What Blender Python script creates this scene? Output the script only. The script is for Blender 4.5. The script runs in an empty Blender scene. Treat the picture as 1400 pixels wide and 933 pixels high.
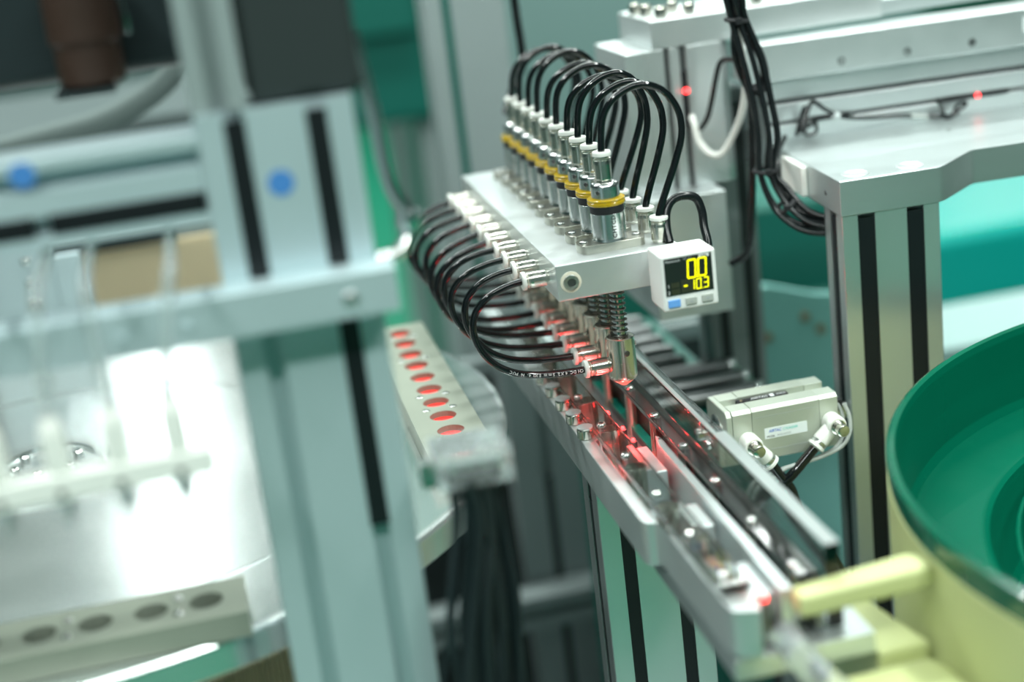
import bpy, math, random
from mathutils import Vector, Matrix
random.seed(7)
SC = bpy.context.scene
COL = SC.collection
PI = math.pi

# ------------------------------------------------------------------ camera
cam_d = bpy.data.cameras.new('camera')
cam_d.sensor_width = 36.0
cam_d.sensor_fit = 'HORIZONTAL'
cam_d.lens = 53.85
cam_d.clip_start = 0.02
cam_d.clip_end = 60
cam = bpy.data.objects.new('camera', cam_d)
COL.objects.link(cam)
right = Vector((0.9696, -0.2153, -0.1166)).normalized()
down = Vector((-0.1756, -0.2799, -0.9438))
down = (down - right * down.dot(right)).normalized()
fwd = right.cross(down)
M = Matrix.Identity(4)
for i in range(3):
    M[i][0] = right[i]; M[i][1] = -down[i]; M[i][2] = -fwd[i]
M[0][3], M[1][3], M[2][3] = 0.0, 0.0, 1.30
cam.matrix_world = M
cam_d.dof.use_dof = True
cam_d.dof.focus_distance = 0.850
cam_d.dof.aperture_fstop = 2.65
SC.camera = cam

# ------------------------------------------------------------------ light
w = bpy.data.worlds.new('world')
SC.world = w
w.use_nodes = True
bg = w.node_tree.nodes['Background']
bg.inputs[0].default_value = (0.40, 0.66, 0.63, 1)
bg.inputs[1].default_value = 0.30

def area(name, loc, target, sx, sy, power, col):
    d = bpy.data.lights.new(name, 'AREA')
    d.shape = 'RECTANGLE'; d.size = sx; d.size_y = sy; d.energy = power; d.color = col
    o = bpy.data.objects.new(name, d); COL.objects.link(o)
    o.location = loc
    o.rotation_euler = (Vector(target) - Vector(loc)).to_track_quat('-Z', 'Y').to_euler()
    return o
CW = (0.93, 1.0, 0.96)
area('ceiling_tube_light', (-0.1, 1.9, 2.75), (-0.1, 1.9, 0), 2.4, 0.12, 70, CW)
area('ceiling_tube_light', (-0.9, 0.1, 2.75), (-0.9, 0.1, 0), 0.12, 2.4, 45, CW)
area('ceiling_tube_light', (1.1, 0.4, 2.75), (1.1, 0.4, 0), 0.12, 2.4, 45, CW)
area('ceiling_tube_light', (-0.35, 5.8, 2.75), (-0.35, 5.8, 0), 0.12, 2.4, 20, CW)
area('ceiling_tube_light', (1.3, 5.4, 2.75), (1.3, 5.4, 0), 0.4, 3.4, 100, CW)
area('ceiling_tube_light', (2.8, 5.4, 2.75), (2.8, 5.4, 0), 0.5, 3.4, 100, CW)
area('ceiling_tube_light', (0.1, -0.8, 2.75), (0.1, -0.8, 0), 2.4, 0.12, 45, CW)

SC.view_settings.view_transform = 'Standard'
SC.view_settings.look = 'None'
SC.view_settings.gamma = 1.0
SC.view_settings.use_curve_mapping = False
SC.view_settings.exposure = 0.10

# ------------------------------------------------------------------ materials
MATS = {}
def mat(name, col, metal=0.0, rough=0.5, var=0.0, vscale=40, bump=0.0, bscale=400, emit=None, estr=0,
        trans=0.0, ior=1.45, stretch=None, coat=0.0):
    m = bpy.data.materials.new(name); m.use_nodes = True
    nt = m.node_tree; b = nt.nodes['Principled BSDF']
    b.inputs['Base Color'].default_value = (*col, 1)
    b.inputs['Metallic'].default_value = metal
    b.inputs['Roughness'].default_value = rough
    b.inputs['IOR'].default_value = ior
    b.inputs['Transmission Weight'].default_value = trans
    b.inputs['Coat Weight'].default_value = coat
    if emit:
        b.inputs['Emission Color'].default_value = (*emit, 1)
        b.inputs['Emission Strength'].default_value = estr
    if var > 0 or bump > 0:
        tc = nt.nodes.new('ShaderNodeTexCoord')
        mp = nt.nodes.new('ShaderNodeMapping')
        nt.links.new(tc.outputs['Object'], mp.inputs['Vector'])
        if stretch: mp.inputs['Scale'].default_value = stretch
        if var > 0:
            n = nt.nodes.new('ShaderNodeTexNoise')
            n.inputs['Scale'].default_value = vscale; n.inputs['Detail'].default_value = 4
            nt.links.new(mp.outputs[0], n.inputs['Vector'])
            mr = nt.nodes.new('ShaderNodeMapRange')
            mr.inputs['To Min'].default_value = max(0.0, rough - var)
            mr.inputs['To Max'].default_value = min(1.0, rough + var)
            nt.links.new(n.outputs['Fac'], mr.inputs['Value'])
            nt.links.new(mr.outputs[0], b.inputs['Roughness'])
            mx = nt.nodes.new('ShaderNodeMix'); mx.data_type = 'RGBA'
            mx.inputs['A'].default_value = (*[c * (1 - var * .5) for c in col], 1)
            mx.inputs['B'].default_value = (*[min(1, c * (1 + var * .3)) for c in col], 1)
            nt.links.new(n.outputs['Fac'], mx.inputs['Factor'])
            nt.links.new(mx.outputs['Result'], b.inputs['Base Color'])
        if bump > 0:
            n2 = nt.nodes.new('ShaderNodeTexNoise')
            n2.inputs['Scale'].default_value = bscale; n2.inputs['Detail'].default_value = 3
            nt.links.new(mp.outputs[0], n2.inputs['Vector'])
            bp = nt.nodes.new('ShaderNodeBump')
            bp.inputs['Strength'].default_value = bump; bp.inputs['Distance'].default_value = 0.0005
            nt.links.new(n2.outputs['Fac'], bp.inputs['Height'])
            nt.links.new(bp.outputs[0], b.inputs['Normal'])
    MATS[name] = m
    return m
mat('alu', (.74, .79, .79), 0.78, .38, .08, 60, .05, 900)
mat('alu_ext', (.74, .79, .79), 0.85, .30, .06, 30, .06, 500, stretch=(1, 1, .03))
mat('alu_milled', (.62, .69, .69), 0.80, .36, .10, 50, .10, 700, stretch=(.1, 1, 1))
mat('alu_soft', (.52, .645, .675), 0.45, .45, .05, 20)
mat('chrome', (.86, .88, .87), 1.0, .10, .03, 80)
mat('satin', (.80, .83, .83), 1.0, .24, .05, 80, .05, 900)
mat('flange_steel', (.52, .52, .46), 1.0, .30, .06, 80, .05, 900)
mat('matte_dark', (.07, .095, .095), 0, .85, .04, 10)
mat('matte_grey', (.11, .145, .14), 0, .8, .04, 10)
mat('pink_part', (.55, .30, .26), 0, .5, .04, 40)
mat('nickel', (.72, .71, .64), 1.0, .22, .05, 80)
mat('rod_steel', (.42, .46, .46), 1.0, .16, .05, 80)
mat('spring_wire', (.30, .29, .26), 1.0, .30, .05, 80)
mat('steel', (.62, .64, .63), 1.0, .28, .08, 90)
mat('dark_steel', (.16, .17, .17), .9, .35, .08, 60)
mat('disc_metal', (.80, .86, .85), .85, .22, .06, 12, .03, 200)
mat('white_plastic', (.86, .88, .83), 0, .38, .03, 50)
mat('ivory', (.80, .76, .62), 0, .45, .04, 50)
mat('strip_plastic', (.29, .325, .265), 0, .5, .06, 40)
mat('black_tube', (.006, .008, .009), 0, .05, .02, 60, coat=.3)
mat('black_cable', (.008, .011, .012), 0, .26, .06, 80)
mat('black_rubber', (.012, .014, .016), 0, .55, .08, 90)
mat('black_cover', (.006, .008, .010), 0, .42, .05, 60)
mat('yellow', (.50, .33, .004), 0, .22, .04, 80, coat=.3)
mat('cream', (.52, .57, .27), 0, .42, .05, 15)
mat('bowl_green', (.000, .105, .058), 0, .22, .06, 20, coat=.25)
mat('sensor_white', (.88, .91, .88), 0, .40, .02, 80)
mat('screen', (.020, .028, .024), 0, .12, .01, 50)
mat('screen_dim', (.040, .046, .026), 0, .3, .01, 50)
mat('digit', (.9, .9, 0), 0, .4, emit=(.95, .92, 0.0), estr=1.0)
mat('print_white', (.80, .84, .84), 0, .5, .02, 50)
mat('print_grey', (.40, .44, .44), 0, .5, .02, 50)
mat('print_black', (.008, .008, .010), 0, .75, .02, 50)
mat('print_blue', (.02, .14, .62), 0, .5, .02, 50)
mat('print_teal', (.03, .60, .50), 0, .5, .02, 50)
mat('button_blue', (.16, .42, .90), 0, .4, .02, 50)
mat('button_grey', (.46, .50, .46), 0, .45, .03, 50)
mat('label_white', (.82, .88, .88), 0, .35, .02, 50)
mat('blue_sticker', (.06, .22, .55), 0, .5, .04, 50)
mat('red_led', (.8, .02, .02), 0, .4, emit=(1, .03, .03), estr=9)
mat('red_backlight', (.35, .01, .01), 0, .6, emit=(1, .03, .02), estr=1.25)
mat('acrylic', (.93, .97, .96), 0, .04, trans=1.0, ior=1.49)
mat('acrylic_smoke', (.62, .66, .64), 0, .06, trans=1.0, ior=1.30)
mat('clear_plastic', (.90, .95, .95), 0, .12, trans=.85, ior=1.35)
mat('airtac_body', (.50, .55, .47), .45, .42, .05, 60, .04, 900)
mat('airtac_cap', (.56, .61, .53), .45, .40, .05, 60)
mat('teal_film', (.0, .30, .22), 0, .35, .05, 40)
mat('floor_green', (.001, .19, .105), 0, .55, .06, 3)
mat('wall_teal', (.13, .21, .21), 0, .7, .05, 2)
mat('wall_pale', (.26, .34, .34), 0, .7, .04, 2)
mat('frosted', (.80, .88, .87), 0, .30, trans=.75, ior=1.35)
mat('cab_pale', (.24, .37, .36), 0, .5, .06, 4)
mat('cab_grey', (.30, .36, .36), .2, .5, .06, 6)
mat('cab_dark', (.010, .020, .022), 0, .5, .06, 6)
mat('panel_teal', (.22, .52, .48), .1, .42, .05, 10)
mat('panel_grey', (.26, .31, .31), .3, .5, .06, 10)
mat('turquoise', (.0, .30, .26), 0, .4, .05, 6)
mat('deep_green', (.0, .10, .075), 0, .5, .05, 6)
mat('brown', (.05, .028, .02), .2, .5, .08, 20)
mat('belt_cream', (.72, .62, .42), 0, .6, .05, 30)
mat('bronze', (.30, .25, .16), .8, .4, .05, 60)
mat('wire_black', (.010, .018, .020), 0, .45, .06, 60)
mat('wire_grey', (.10, .15, .16), 0, .45, .06, 60)
mat('cable_grey', (.42, .46, .44), 0, .5, .05, 60)
mat('dark_box', (.02, .03, .03), 0, .6, .05, 10)

# ------------------------------------------------------------------ mesh helpers
def V(*a): return Vector(a)
def empty(name, loc, label=None, cat=None, group=None):
    o = bpy.data.objects.new(name, None); COL.objects.link(o)
    o.empty_display_size = .01
    o.location = loc
    if label: tag(o, label, cat, group)
    return o
def tag(o, label, cat, group=None):
    o['label'] = label; o['category'] = cat
    if group: o['group'] = group
    return o
def wloc(o):
    p = Vector((0, 0, 0))
    while o is not None:
        p += o.location; o = o.parent
    return p

class MB:
    def __init__(s): s.v = []; s.f = []
    def add(s, vs, fs):
        n = len(s.v); s.v += [Vector(a) for a in vs]
        s.f += [tuple(n + i for i in f) for f in fs]
        return s
    def box(s, x0, x1, y0, y1, z0, z1):
        return s.add([(x0, y0, z0), (x1, y0, z0), (x1, y1, z0), (x0, y1, z0), (x0, y0, z1), (x1, y0, z1), (x1, y1, z1), (x0, y1, z1)],
                     [(3, 2, 1, 0), (4, 5, 6, 7), (0, 1, 5, 4), (1, 2, 6, 5), (2, 3, 7, 6), (3, 0, 4, 7)])
    def lathe(s, prof, o=(0, 0, 0), ax=(0, 0, 1), n=24, caps=True):
        """prof: (radius, height) along ax from o"""
        ax = Vector(ax).normalized(); o = Vector(o)
        u = ax.orthogonal().normalized(); w_ = ax.cross(u)
        vs = []; fs = []
        P2 = [prof[0]]                       # support rings keep the shading of long walls true
        for (r0, h0), (r1, h1) in zip(prof, prof[1:]):
            L = math.hypot(r1 - r0, h1 - h0)
            if L > .0018 and min(r0, r1) > 1e-5:
                for t in (.06, .94): P2.append((r0 + (r1 - r0) * t, h0 + (h1 - h0) * t))
            P2.append((r1, h1))
        prof = P2
        for r, h in prof:
            r = max(r, 1e-6)
            for k in range(n):
                a = 2 * PI * k / n
                vs.append(o + ax * h + (u * math.cos(a) + w_ * math.sin(a)) * r)
        for i in range(len(prof) - 1):
            for k in range(n):
                k2 = (k + 1) % n
                fs.append((i * n + k, i * n + k2, (i + 1) * n + k2, (i + 1) * n + k))
        if caps and prof[0][0] > 1e-5: fs.append(tuple(range(n - 1, -1, -1)))
        if caps and prof[-1][0] > 1e-5: fs.append(tuple((len(prof) - 1) * n + k for k in range(n)))
        return s.add(vs, fs)
    def cyl(s, p0, p1, r, n=20, c=None):
        p0 = Vector(p0); p1 = Vector(p1); L = (p1 - p0).length
        c = min(r * .15, L * .2) if c is None else c
        return s.lathe([(r - c, 0), (r, c), (r, L - c), (r - c, L)], p0, p1 - p0, n)
    def tube(s, pts, r, n=10, closed=False):
        pts = [Vector(p) for p in pts]; N = len(pts)
        t0 = (pts[1] - pts[0]).normalized(); u = t0.orthogonal().normalized()
        vs = []; fs = []
        for i, p in enumerate(pts):
            t = (pts[min(i + 1, N - 1)] - pts[max(i - 1, 0)]).normalized()
            u = (u - t * u.dot(t)).normalized(); w_ = t.cross(u)
            rr = r[i] if isinstance(r, (list, tuple)) else r
            for k in range(n):
                a = 2 * PI * k / n
                vs.append(p + (u * math.cos(a) + w_ * math.sin(a)) * rr)
        for i in range(N - 1):
            for k in range(n):
                k2 = (k + 1) % n
                fs.append((i * n + k, i * n + k2, (i + 1) * n + k2, (i + 1) * n + k))
        fs.append(tuple(range(n - 1, -1, -1))); fs.append(tuple((N - 1) * n + k for k in range(n)))
        return s.add(vs, fs)
    def prism(s, poly, h0, h1, mapf=lambda a, b, c: (a, b, c)):
        n = len(poly)
        area_ = sum(poly[i][0] * poly[(i + 1) % n][1] - poly[(i + 1) % n][0] * poly[i][1] for i in range(n))
        if area_ < 0: poly = poly[::-1]
        vs = [mapf(a, b, h0) for a, b in poly] + [mapf(a, b, h1) for a, b in poly]
        fs = [tuple(range(n - 1, -1, -1)), tuple(range(n, 2 * n))]
        fs += [(i, (i + 1) % n, n + (i + 1) % n, n + i) for i in range(n)]
        return s.add(vs, fs)
    def build(s, name, m, parent=None, bevel=0, smooth=40, seg=2, loc=None):
        base = wloc(parent) if parent is not None else (Vector(loc) if loc is not None else Vector((0, 0, 0)))
        me = bpy.data.meshes.new(name)
        me.from_pydata([v - base for v in s.v], [], s.f)
        import bmesh
        b = bmesh.new(); b.from_mesh(me); bmesh.ops.recalc_face_normals(b, faces=b.faces[:]); b.to_mesh(me); b.free()
        if smooth:
            for p in me.polygons: p.use_smooth = True
            me.set_sharp_from_angle(angle=math.radians(smooth))
        me.materials.append(MATS[m])
        o = bpy.data.objects.new(name, me); COL.objects.link(o)
        if parent is not None: o.parent = parent
        elif loc is not None: o.location = loc
        if bevel:
            md = o.modifiers.new('bevel', 'BEVEL'); md.width = bevel; md.segments = seg; md.limit_method = 'ANGLE'
            md.angle_limit = math.radians(40); md.harden_normals = True
        return o

def smooth_path(pts, k=6):
    P = [Vector(p) for p in pts]; out = []
    n = len(P)
    for i in range(n - 1):
        p0 = P[i - 1] if i > 0 else P[0] * 2 - P[1]
        p1, p2 = P[i], P[i + 1]
        p3 = P[i + 2] if i + 2 < n else P[-1] * 2 - P[-2]
        for j in range(k):
            t = j / k
            out.append(.5 * ((2 * p1) + (p2 - p0) * t + (2 * p0 - 5 * p1 + 4 * p2 - p3) * t * t + (3 * p1 - p0 - 3 * p2 + p3) * t ** 3))
    out.append(P[-1])
    return out

def copy_tree(o, parent=None):
    c = o.copy(); COL.objects.link(c)
    if parent is not None: c.parent = parent
    for ch in list(o.children): copy_tree(ch, c)
    return c

def text(name, body, size, m, parent, loc, xdir, ydir, ext=0.00005, align='LEFT', space=1.0, width=None, shear=0):
    cu = bpy.data.curves.new(name, 'FONT'); cu.body = body; cu.size = size; cu.extrude = ext
    cu.align_x = align; cu.space_character = space; cu.shear = shear; cu.resolution_u = 2
    t = bpy.data.objects.new(name, cu); COL.objects.link(t)
    dg = bpy.context.evaluated_depsgraph_get()
    me = bpy.data.meshes.new_from_object(t.evaluated_get(dg))
    bpy.data.objects.remove(t); bpy.data.curves.remove(cu)
    xs = [v.co.x for v in me.vertices]
    sx = 1.0
    if width and xs:
        sx = width / max(1e-6, max(xs) - min(xs))
    X = Vector(xdir).normalized(); Y = Vector(ydir).normalized(); Z = X.cross(Y)
    base = wloc(parent)
    L = Vector(loc) - base
    for v in me.vertices:
        c = v.co.copy(); v.co = L + X * c.x * sx + Y * c.y + Z * c.z
    me.materials.clear(); me.materials.append(MATS[m])
    o = bpy.data.objects.new(name, me); COL.objects.link(o); o.parent = parent
    return o

def swing(o, pivot=(.352, .816), deg=-4.0):
    a = math.radians(deg); dx = o.location.x - pivot[0]; dy = o.location.y - pivot[1]
    o.location.x = pivot[0] + dx * math.cos(a) - dy * math.sin(a)
    o.location.y = pivot[1] + dx * math.sin(a) + dy * math.cos(a)
    o.rotation_euler.z += a

def structure(o): o['kind'] = 'structure'; return o

# ------------------------------------------------------------------ setting
structure(MB().box(-6, 7, -3, 9.4, -.05, 0).build('floor', 'floor_green', smooth=0))
structure(MB().box(-6, 7, 9.4, 9.5, 0, 3.2).build('wall_back', 'wall_teal', smooth=0))
structure(MB().box(-6, 7, -3.1, -3, 0, 3.2).build('wall_front', 'wall_teal', smooth=0))
structure(MB().box(-6.1, -6, -3, 9.4, 0, 3.2).build('wall_left', 'wall_teal', smooth=0))
structure(MB().box(7, 7.1, -3, 9.4, 0, 3.2).build('wall_right', 'wall_teal', smooth=0))
structure(MB().box(-6, 7, -3, 9.4, 3.2, 3.3).build('ceiling', 'wall_pale', smooth=0))

BASE = .52
mb_ = empty('added_machine_base', (.2, .8, 0), 'unseen grey steel machine base added under the posts and rotary table to grey their reflections', 'machine base')  # unseen base, added to keep the green floor out of metal reflections
def _late_base():
    MB().box(-.55, .95, .30, 1.33, .06, BASE - .012).build('base_housing', 'panel_grey', mb_, bevel=.006)
    MB().box(-.56, .96, .29, 1.34, BASE - .0118, BASE).build('base_top', 'alu_milled', mb_, bevel=.002)
    for x in (-.48, .88):
        for y in (.37, 1.26):
            MB().lathe([(.03, 0), (.03, .012), (.012, .016), (.012, .0598)], (x, y, 0), n=20).build('levelling_foot', 'dark_steel', mb_)

# ------------------------------------------------------------------ aluminium profiles
_late_base()
def profile(wd, dp, slots_front, sw=.0075, sd=.0062, side=True):
    """closed outline in (a,b): a across 0..wd, b into depth 0..dp; T-slots on front/back and sides"""
    def slot(c): return [(c - sw / 2, 0), (c - sw / 2, .0018), (c - sw / 2 - .0028, .0022), (c - sw / 2 - .0028, .0046), (c - .002, sd), (c + .002, sd),
                         (c + sw / 2 + .0028, .0046), (c + sw / 2 + .0028, .0022), (c + sw / 2, .0018), (c + sw / 2, 0)]
    P = [(0.0005, 0)]
    for c in slots_front: P += slot(c)
    P += [(wd - .0005, 0), (wd, .0005)]
    if side: P += [(wd - b, a) for a, b in slot(dp / 2)]
    P += [(wd, dp - .0005), (wd - .0005, dp)]
    for c in reversed(slots_front): P += [(2 * c - a, dp - b) for a, b in slot(c)]
    P += [(0.0005, dp), (0, dp - .0005)]
    if side: P += [(b, dp - a) for a, b in slot(dp / 2)]
    P += [(0, .0005)]
    return P

def post(name, x, y, z0, z1, label, sw=.0075, wd=.06, dp=.03, covers=True, mats=('alu_ext', 'black_cover'), slots=(.015, .045), sides=True, cover_top=.003, group=None, cat='frame post'):
    e = empty(name, (x + wd / 2, y + dp / 2, z0), label, cat, group)
    MB().prism([(x + a, y + b) for a, b in profile(wd, dp, slots, sw)], z0, z1).build('profile_body', mats[0], e, smooth=30)
    if covers:
        for c in slots:
            MB().box(x + c - sw * .48, x + c + sw * .48, y + .0004, y + .0016, z0, z1 - cover_top).build('slot_cover', mats[1], e, smooth=0)
        if sides:
            MB().box(x + .0004, x + .0016, y + dp / 2 - .0036, y + dp / 2 + .0036, z0, z1 - cover_top).build('slot_cover', mats[1], e, smooth=0)
    return e

def screw(name, p, r, h, ax, parent, m='chrome', sock=True, n=16):
    """button-head socket screw, with a dark hexagon recess as its sub-part"""
    p = Vector(p); ax = Vector(ax).normalized()
    if sock:
        o = MB().lathe([(r, 0), (r, h * .55), (r * .9, h * .85), (r * .7, h), (r * .45, h), (r * .42, h * .45), (0, h * .45)], p, ax, n).build(name, m, parent)
    else:
        o = MB().lathe([(r, 0), (r, h * .4), (r * .85, h * .75), (r * .5, h * .97), (0, h)], p, ax, n).build(name, m, parent)
    return o

def fitting(parent, p, ax, L=.0145, name='push_fitting', m='nickel', r=.0047, n=20):
    """one-touch fitting: hexless barrel, neck and the white release collar (sub-part). p base, ax towards the tube"""
    p = Vector(p); ax = Vector(ax).normalized()
    b = MB().lathe([(r * .86, 0), (r * .86, L * .06), (r * .96, L * .08), (r, L * .12), (r, L * .62), (r * .93, L * .68), (r * .93, L * .72), (r * .98, L * .74), (r * .98, L * .78),
                    (r * .80, L * .81), (r * .80, L * .86), (r * .5, L * .86)], p, ax, n).build(name, m, parent, smooth=22)
    c = MB().lathe([(r * .60, L * .84), (r * .8, L * .845), (r * 1.08, L * .86), (r * 1.10, L * .90), (r * 1.10, L * .97), (r * 1.02, L), (r * .5, L)], p, ax, n)
    sub = c.build('release_collar', 'white_plastic', None)
    sub.parent = b
    base = wloc(parent)
    for v in sub.data.vertices: v.co -= base
    return b

# ------------------------------------------------------------------ suction manifold
Y0, PITCH, NST = .7858, .0247, 10
AX = .2041
MT, MBZ = 1.0836, 1.0637
mx0, mx1, my0, my1 = .1675, .2375, .7658, 1.034
man = empty('manifold_block', ((mx0 + mx1) / 2, my0, MBZ), 'long satin aluminium manifold bar carrying the row of suction cylinders', 'manifold')
MB().box(mx0, mx1, my0, my1, MBZ, MT).build('body', 'alu', man, bevel=.0005)
MB().lathe([(.0058, 0), (.0058, .0004), (.0050, .0006), (.0043, .0006), (.0043, -.001)], (.1752, my0, 1.0736), (0, -1, 0), 28).build('seal_ring', 'ivory', man)
plug = MB().lathe([(.0043, 0), (.0043, .0013), (.0040, .0017), (.0024, .0017), (.0022, .0002), (0, .0002)], (.1752, my0, 1.0736), (0, -1, 0), 28).build('port_plug', 'steel', man)
h = MB().lathe([(.0023, 0), (.0023, .0009), (.0, .0009)], (.1752, my0, 1.0736), (0, -1, 0), 6).build('hex_socket', 'dark_steel', None)
h.parent = plug
for v_ in h.data.vertices: v_.co -= wloc(man)
RFX, RFDY = .2302, -.0068
for i in range(NST):
    y = Y0 + PITCH * i
    if i == 0:
        lf = fitting(man, (mx0, y, 1.0728), (-1, 0, 0), .0150)
        rf = fitting(man, (RFX, y + RFDY, MT), (0.03, 0, 1), .0146)
    else:
        for f0 in (lf, rf):
            c = copy_tree(f0); c.parent = man; c.location = (0, PITCH * i, 0)

# ------------------------------------------------------------------ suction cylinders
ORD = ['first', 'second', 'third', 'fourth', 'fifth', 'sixth', 'seventh', 'eighth', 'ninth', 'tenth']
def make_cylinder():
    e = empty('suction_cylinder', (AX, Y0, MT))
    x, y, z = AX, Y0, MT
    # obround flange along X with a flat front/back
    hw, hd, rr = .0190, .0085, .0085
    poly = []
    for sgn in (1, -1):
        for k in range(9):
            a = -PI / 2 + PI * k / 8 if sgn > 0 else PI / 2 + PI * k / 8
            poly.append((x + sgn * (hw - rr * .55) + math.cos(a) * rr * .55 , y + math.sin(a) * hd))
    fl = MB().prism(poly, z, z + .0046).build('flange', 'flange_steel', e, bevel=.0003)
    for sx in (-1, 1):
        s_ = screw('flange_screw', (x + sx * .0150, y, z + .0046), .0024, .0012, (0, 0, 1), e, 'steel')
        s_.parent = fl
    MB().lathe([(.0088, .0046), (.0095, .0048), (.0095, .0054), (.0093, .0057), (.0093, .0200), (.0090, .0203), (.0088, .0205)], (x, y, z), n=36).build('body', 'satin', e)
    MB().lathe([(.0088, .0203), (.0094, .0205), (.0094, .0244), (.0088, .0246)], (x, y, z), n=36).build('rubber_band', 'black_rubber', e)
    MB().lathe([(.0080, .0244), (.0101, .0246), (.0104, .0251), (.0104, .0262), (.0100, .0266), (.0103, .0270), (.0103, .0278), (.0098, .0281), (.0075, .0281)], (x, y, z), n=36).build('yellow_ring', 'yellow', e)
    cp = MB().lathe([(.0072, .0279), (.0078, .0281), (.0078, .0345), (.0075, .0356), (.0062, .0366), (.0050, .0368)], (x, y, z), n=32).build('top_cap', 'satin', e)
    s_ = screw('set_screw', (x - .0055, y - .0055, z + .0320), .0013, .0005, (-1, -1, 0), e, 'dark_steel', n=10)
    s_.parent = cp
    fitting(e, (x, y, z + .0366), (0, 0, 1), .0166)
    # below the block
    zb = MBZ
    MB().lathe([(.0038, -.0345), (.0038, 0)], (x, y, zb), n=20).build('rod', 'rod_steel', e)
    zs0, zs1, turns = zb - .0005, zb - .0315, 10
    pts = [(x + .0047 * math.cos(2 * PI * t / 14), y + .0047 * math.sin(2 * PI * t / 14), zs0 + (zs1 - zs0) * t / (14 * turns)) for t in range(14 * turns + 1)]
    MB().tube(pts, .00050, 6).build('spring', 'spring_wire', e)
    zt = zb - .0315
    nh = MB().lathe([(.0050, .0004), (.0074, 0), (.0080, -.0006), (.0080, -.0236), (.0074, -.0248), (.0040, -.0250)], (x, y, zt), n=32).build('nozzle_holder', 'nickel', e)
    s_ = screw('set_screw', (x + .0010, y - .0079, zt - .0085), .0017, .0005, (.1, -1, 0), e, 'dark_steel', n=12)
    s_.parent = nh
    s_ = screw('set_screw', (x + .0077, y - .0020, zt - .0050), .0014, .0008, (1, -.2, 0), e, 'steel', n=10)
    s_.parent = nh
    MB().lathe([(.0064, 0), (.0062, -.0006), (.0016, -.0040), (.0010, -.0042)], (x, y, zt - .0250), n=20).build('suction_tip', 'ivory', e)
    fitting(e, (x - .0072, y, 1.0164), (-1, 0, 0), .0150, name='side_fitting')
    text('body_print', 'CHTCD', .0034, 'print_black', e, (x + .0018, y - .00938, z + .0070), (0, 0, 1), (-1, 0, 0), space=1.1)
    text('body_print', 'CDPS 10', .0018, 'print_grey', e, (x + .0046, y - .0083, z + .0075), (0, 0, 1), (-1, -.5, 0))
    return e
cyl0 = make_cylinder()
def clabel(i, pre, post_):
    return pre + (' nearest the display gauge' if i == 0 else ' %s from the display gauge' % ORD[i]) + post_
for i in range(NST):
    o = cyl0 if i == 0 else copy_tree(cyl0)
    o.location.y = Y0 + PITCH * i
    tag(o, clabel(i, 'chrome suction cylinder with yellow and black rings,', ''), 'suction cylinder', 'suction cylinders on the manifold')

# ------------------------------------------------------------------ air tubes
UP = [(.2041, 1.1310), (.2041, 1.1376), (.2053, 1.1501), (.2085, 1.1589), (.2152, 1.1654), (.2241, 1.1690), (.2326, 1.1686), (.2410, 1.1638), (.2470, 1.1545),
      (.2486, 1.1466), (.2479, 1.1383), (.2444, 1.1288), (.2401, 1.1190), (.2352, 1.1085), (.2312, 1.0990), (.2305, 1.0920)]
LOW = [(.1860, 1.0164), (.1816, 1.0162), (.1627, 1.0171), (.1467, 1.0202), (.1348, 1.0264), (.1270, 1.0355), (.1232, 1.0451), (.1231, 1.0540), (.1264, 1.0614), (.1335, 1.0675),
       (.1433, 1.0712), (.1520, 1.0727), (.1580, 1.0728)]
low0 = None
for i in range(NST):
    y = Y0 + PITCH * i
    rnd = random.Random(40 + i)
    k = 0 if i == 0 else rnd.uniform(-.12, .10); kx = 0 if i == 0 else rnd.uniform(-.25, .05)
    sy = 0 if i == 0 else rnd.uniform(-.004, .004)
    pts = []
    for j, (px, pz) in enumerate(UP):
        t = j / (len(UP) - 1)
        hz = max(0, pz - 1.1376)
        bx = max(0, px - .2302) * kx if pz > 1.1 else 0
        pts.append((px + bx, y + RFDY * t + sy * math.sin(PI * t), pz + hz * k))
    tb = MB().tube(smooth_path(pts, 5), .0020, 12).build('air_tube', 'black_tube', loc=(AX, y, 1.131))
    tag(tb, clabel(i, 'black air tube arching above the suction cylinder', ''), 'tube', 'upper air tubes')
    k = 0 if i == 0 else rnd.uniform(-.10, .04) - .014 * i; sy = 0 if i == 0 else rnd.uniform(-.004, .004); zz = 0 if i == 0 else rnd.uniform(-.003, .003)
    pts = []
    for j, (px, pz) in enumerate(LOW):
        t = j / (len(LOW) - 1)
        dx = px - .152
        pts.append((px + (dx * -k if dx < 0 else 0), y + sy * math.sin(PI * t), pz + zz * math.sin(PI * t)))
    if i == 0: low0 = pts
    tb = MB().tube(smooth_path(pts, 5), .0020, 12).build('air_tube', 'black_tube', loc=(.186, y, 1.0164))
    tag(tb, clabel(i, 'black air tube curling under the manifold to the nozzle', ''), 'tube', 'lower air tubes')
    if i == 0: tube0 = tb

o_ = MB().tube(smooth_path([(.2060, 1.045, 1.120), (.2180, 1.056, 1.140), (.2250, 1.060, 1.1490), (.2254, 1.060, 1.1650), (.2245, 1.060, 1.185), (.2240, 1.060, 1.230), (.2240, 1.060, 1.36)], 6), .0030, 10).build('supply_hose', 'black_tube', loc=(.206, 1.045, 1.12))
tag(o_, 'black supply hose rising straight up beyond the last air tube', 'hose')
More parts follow.
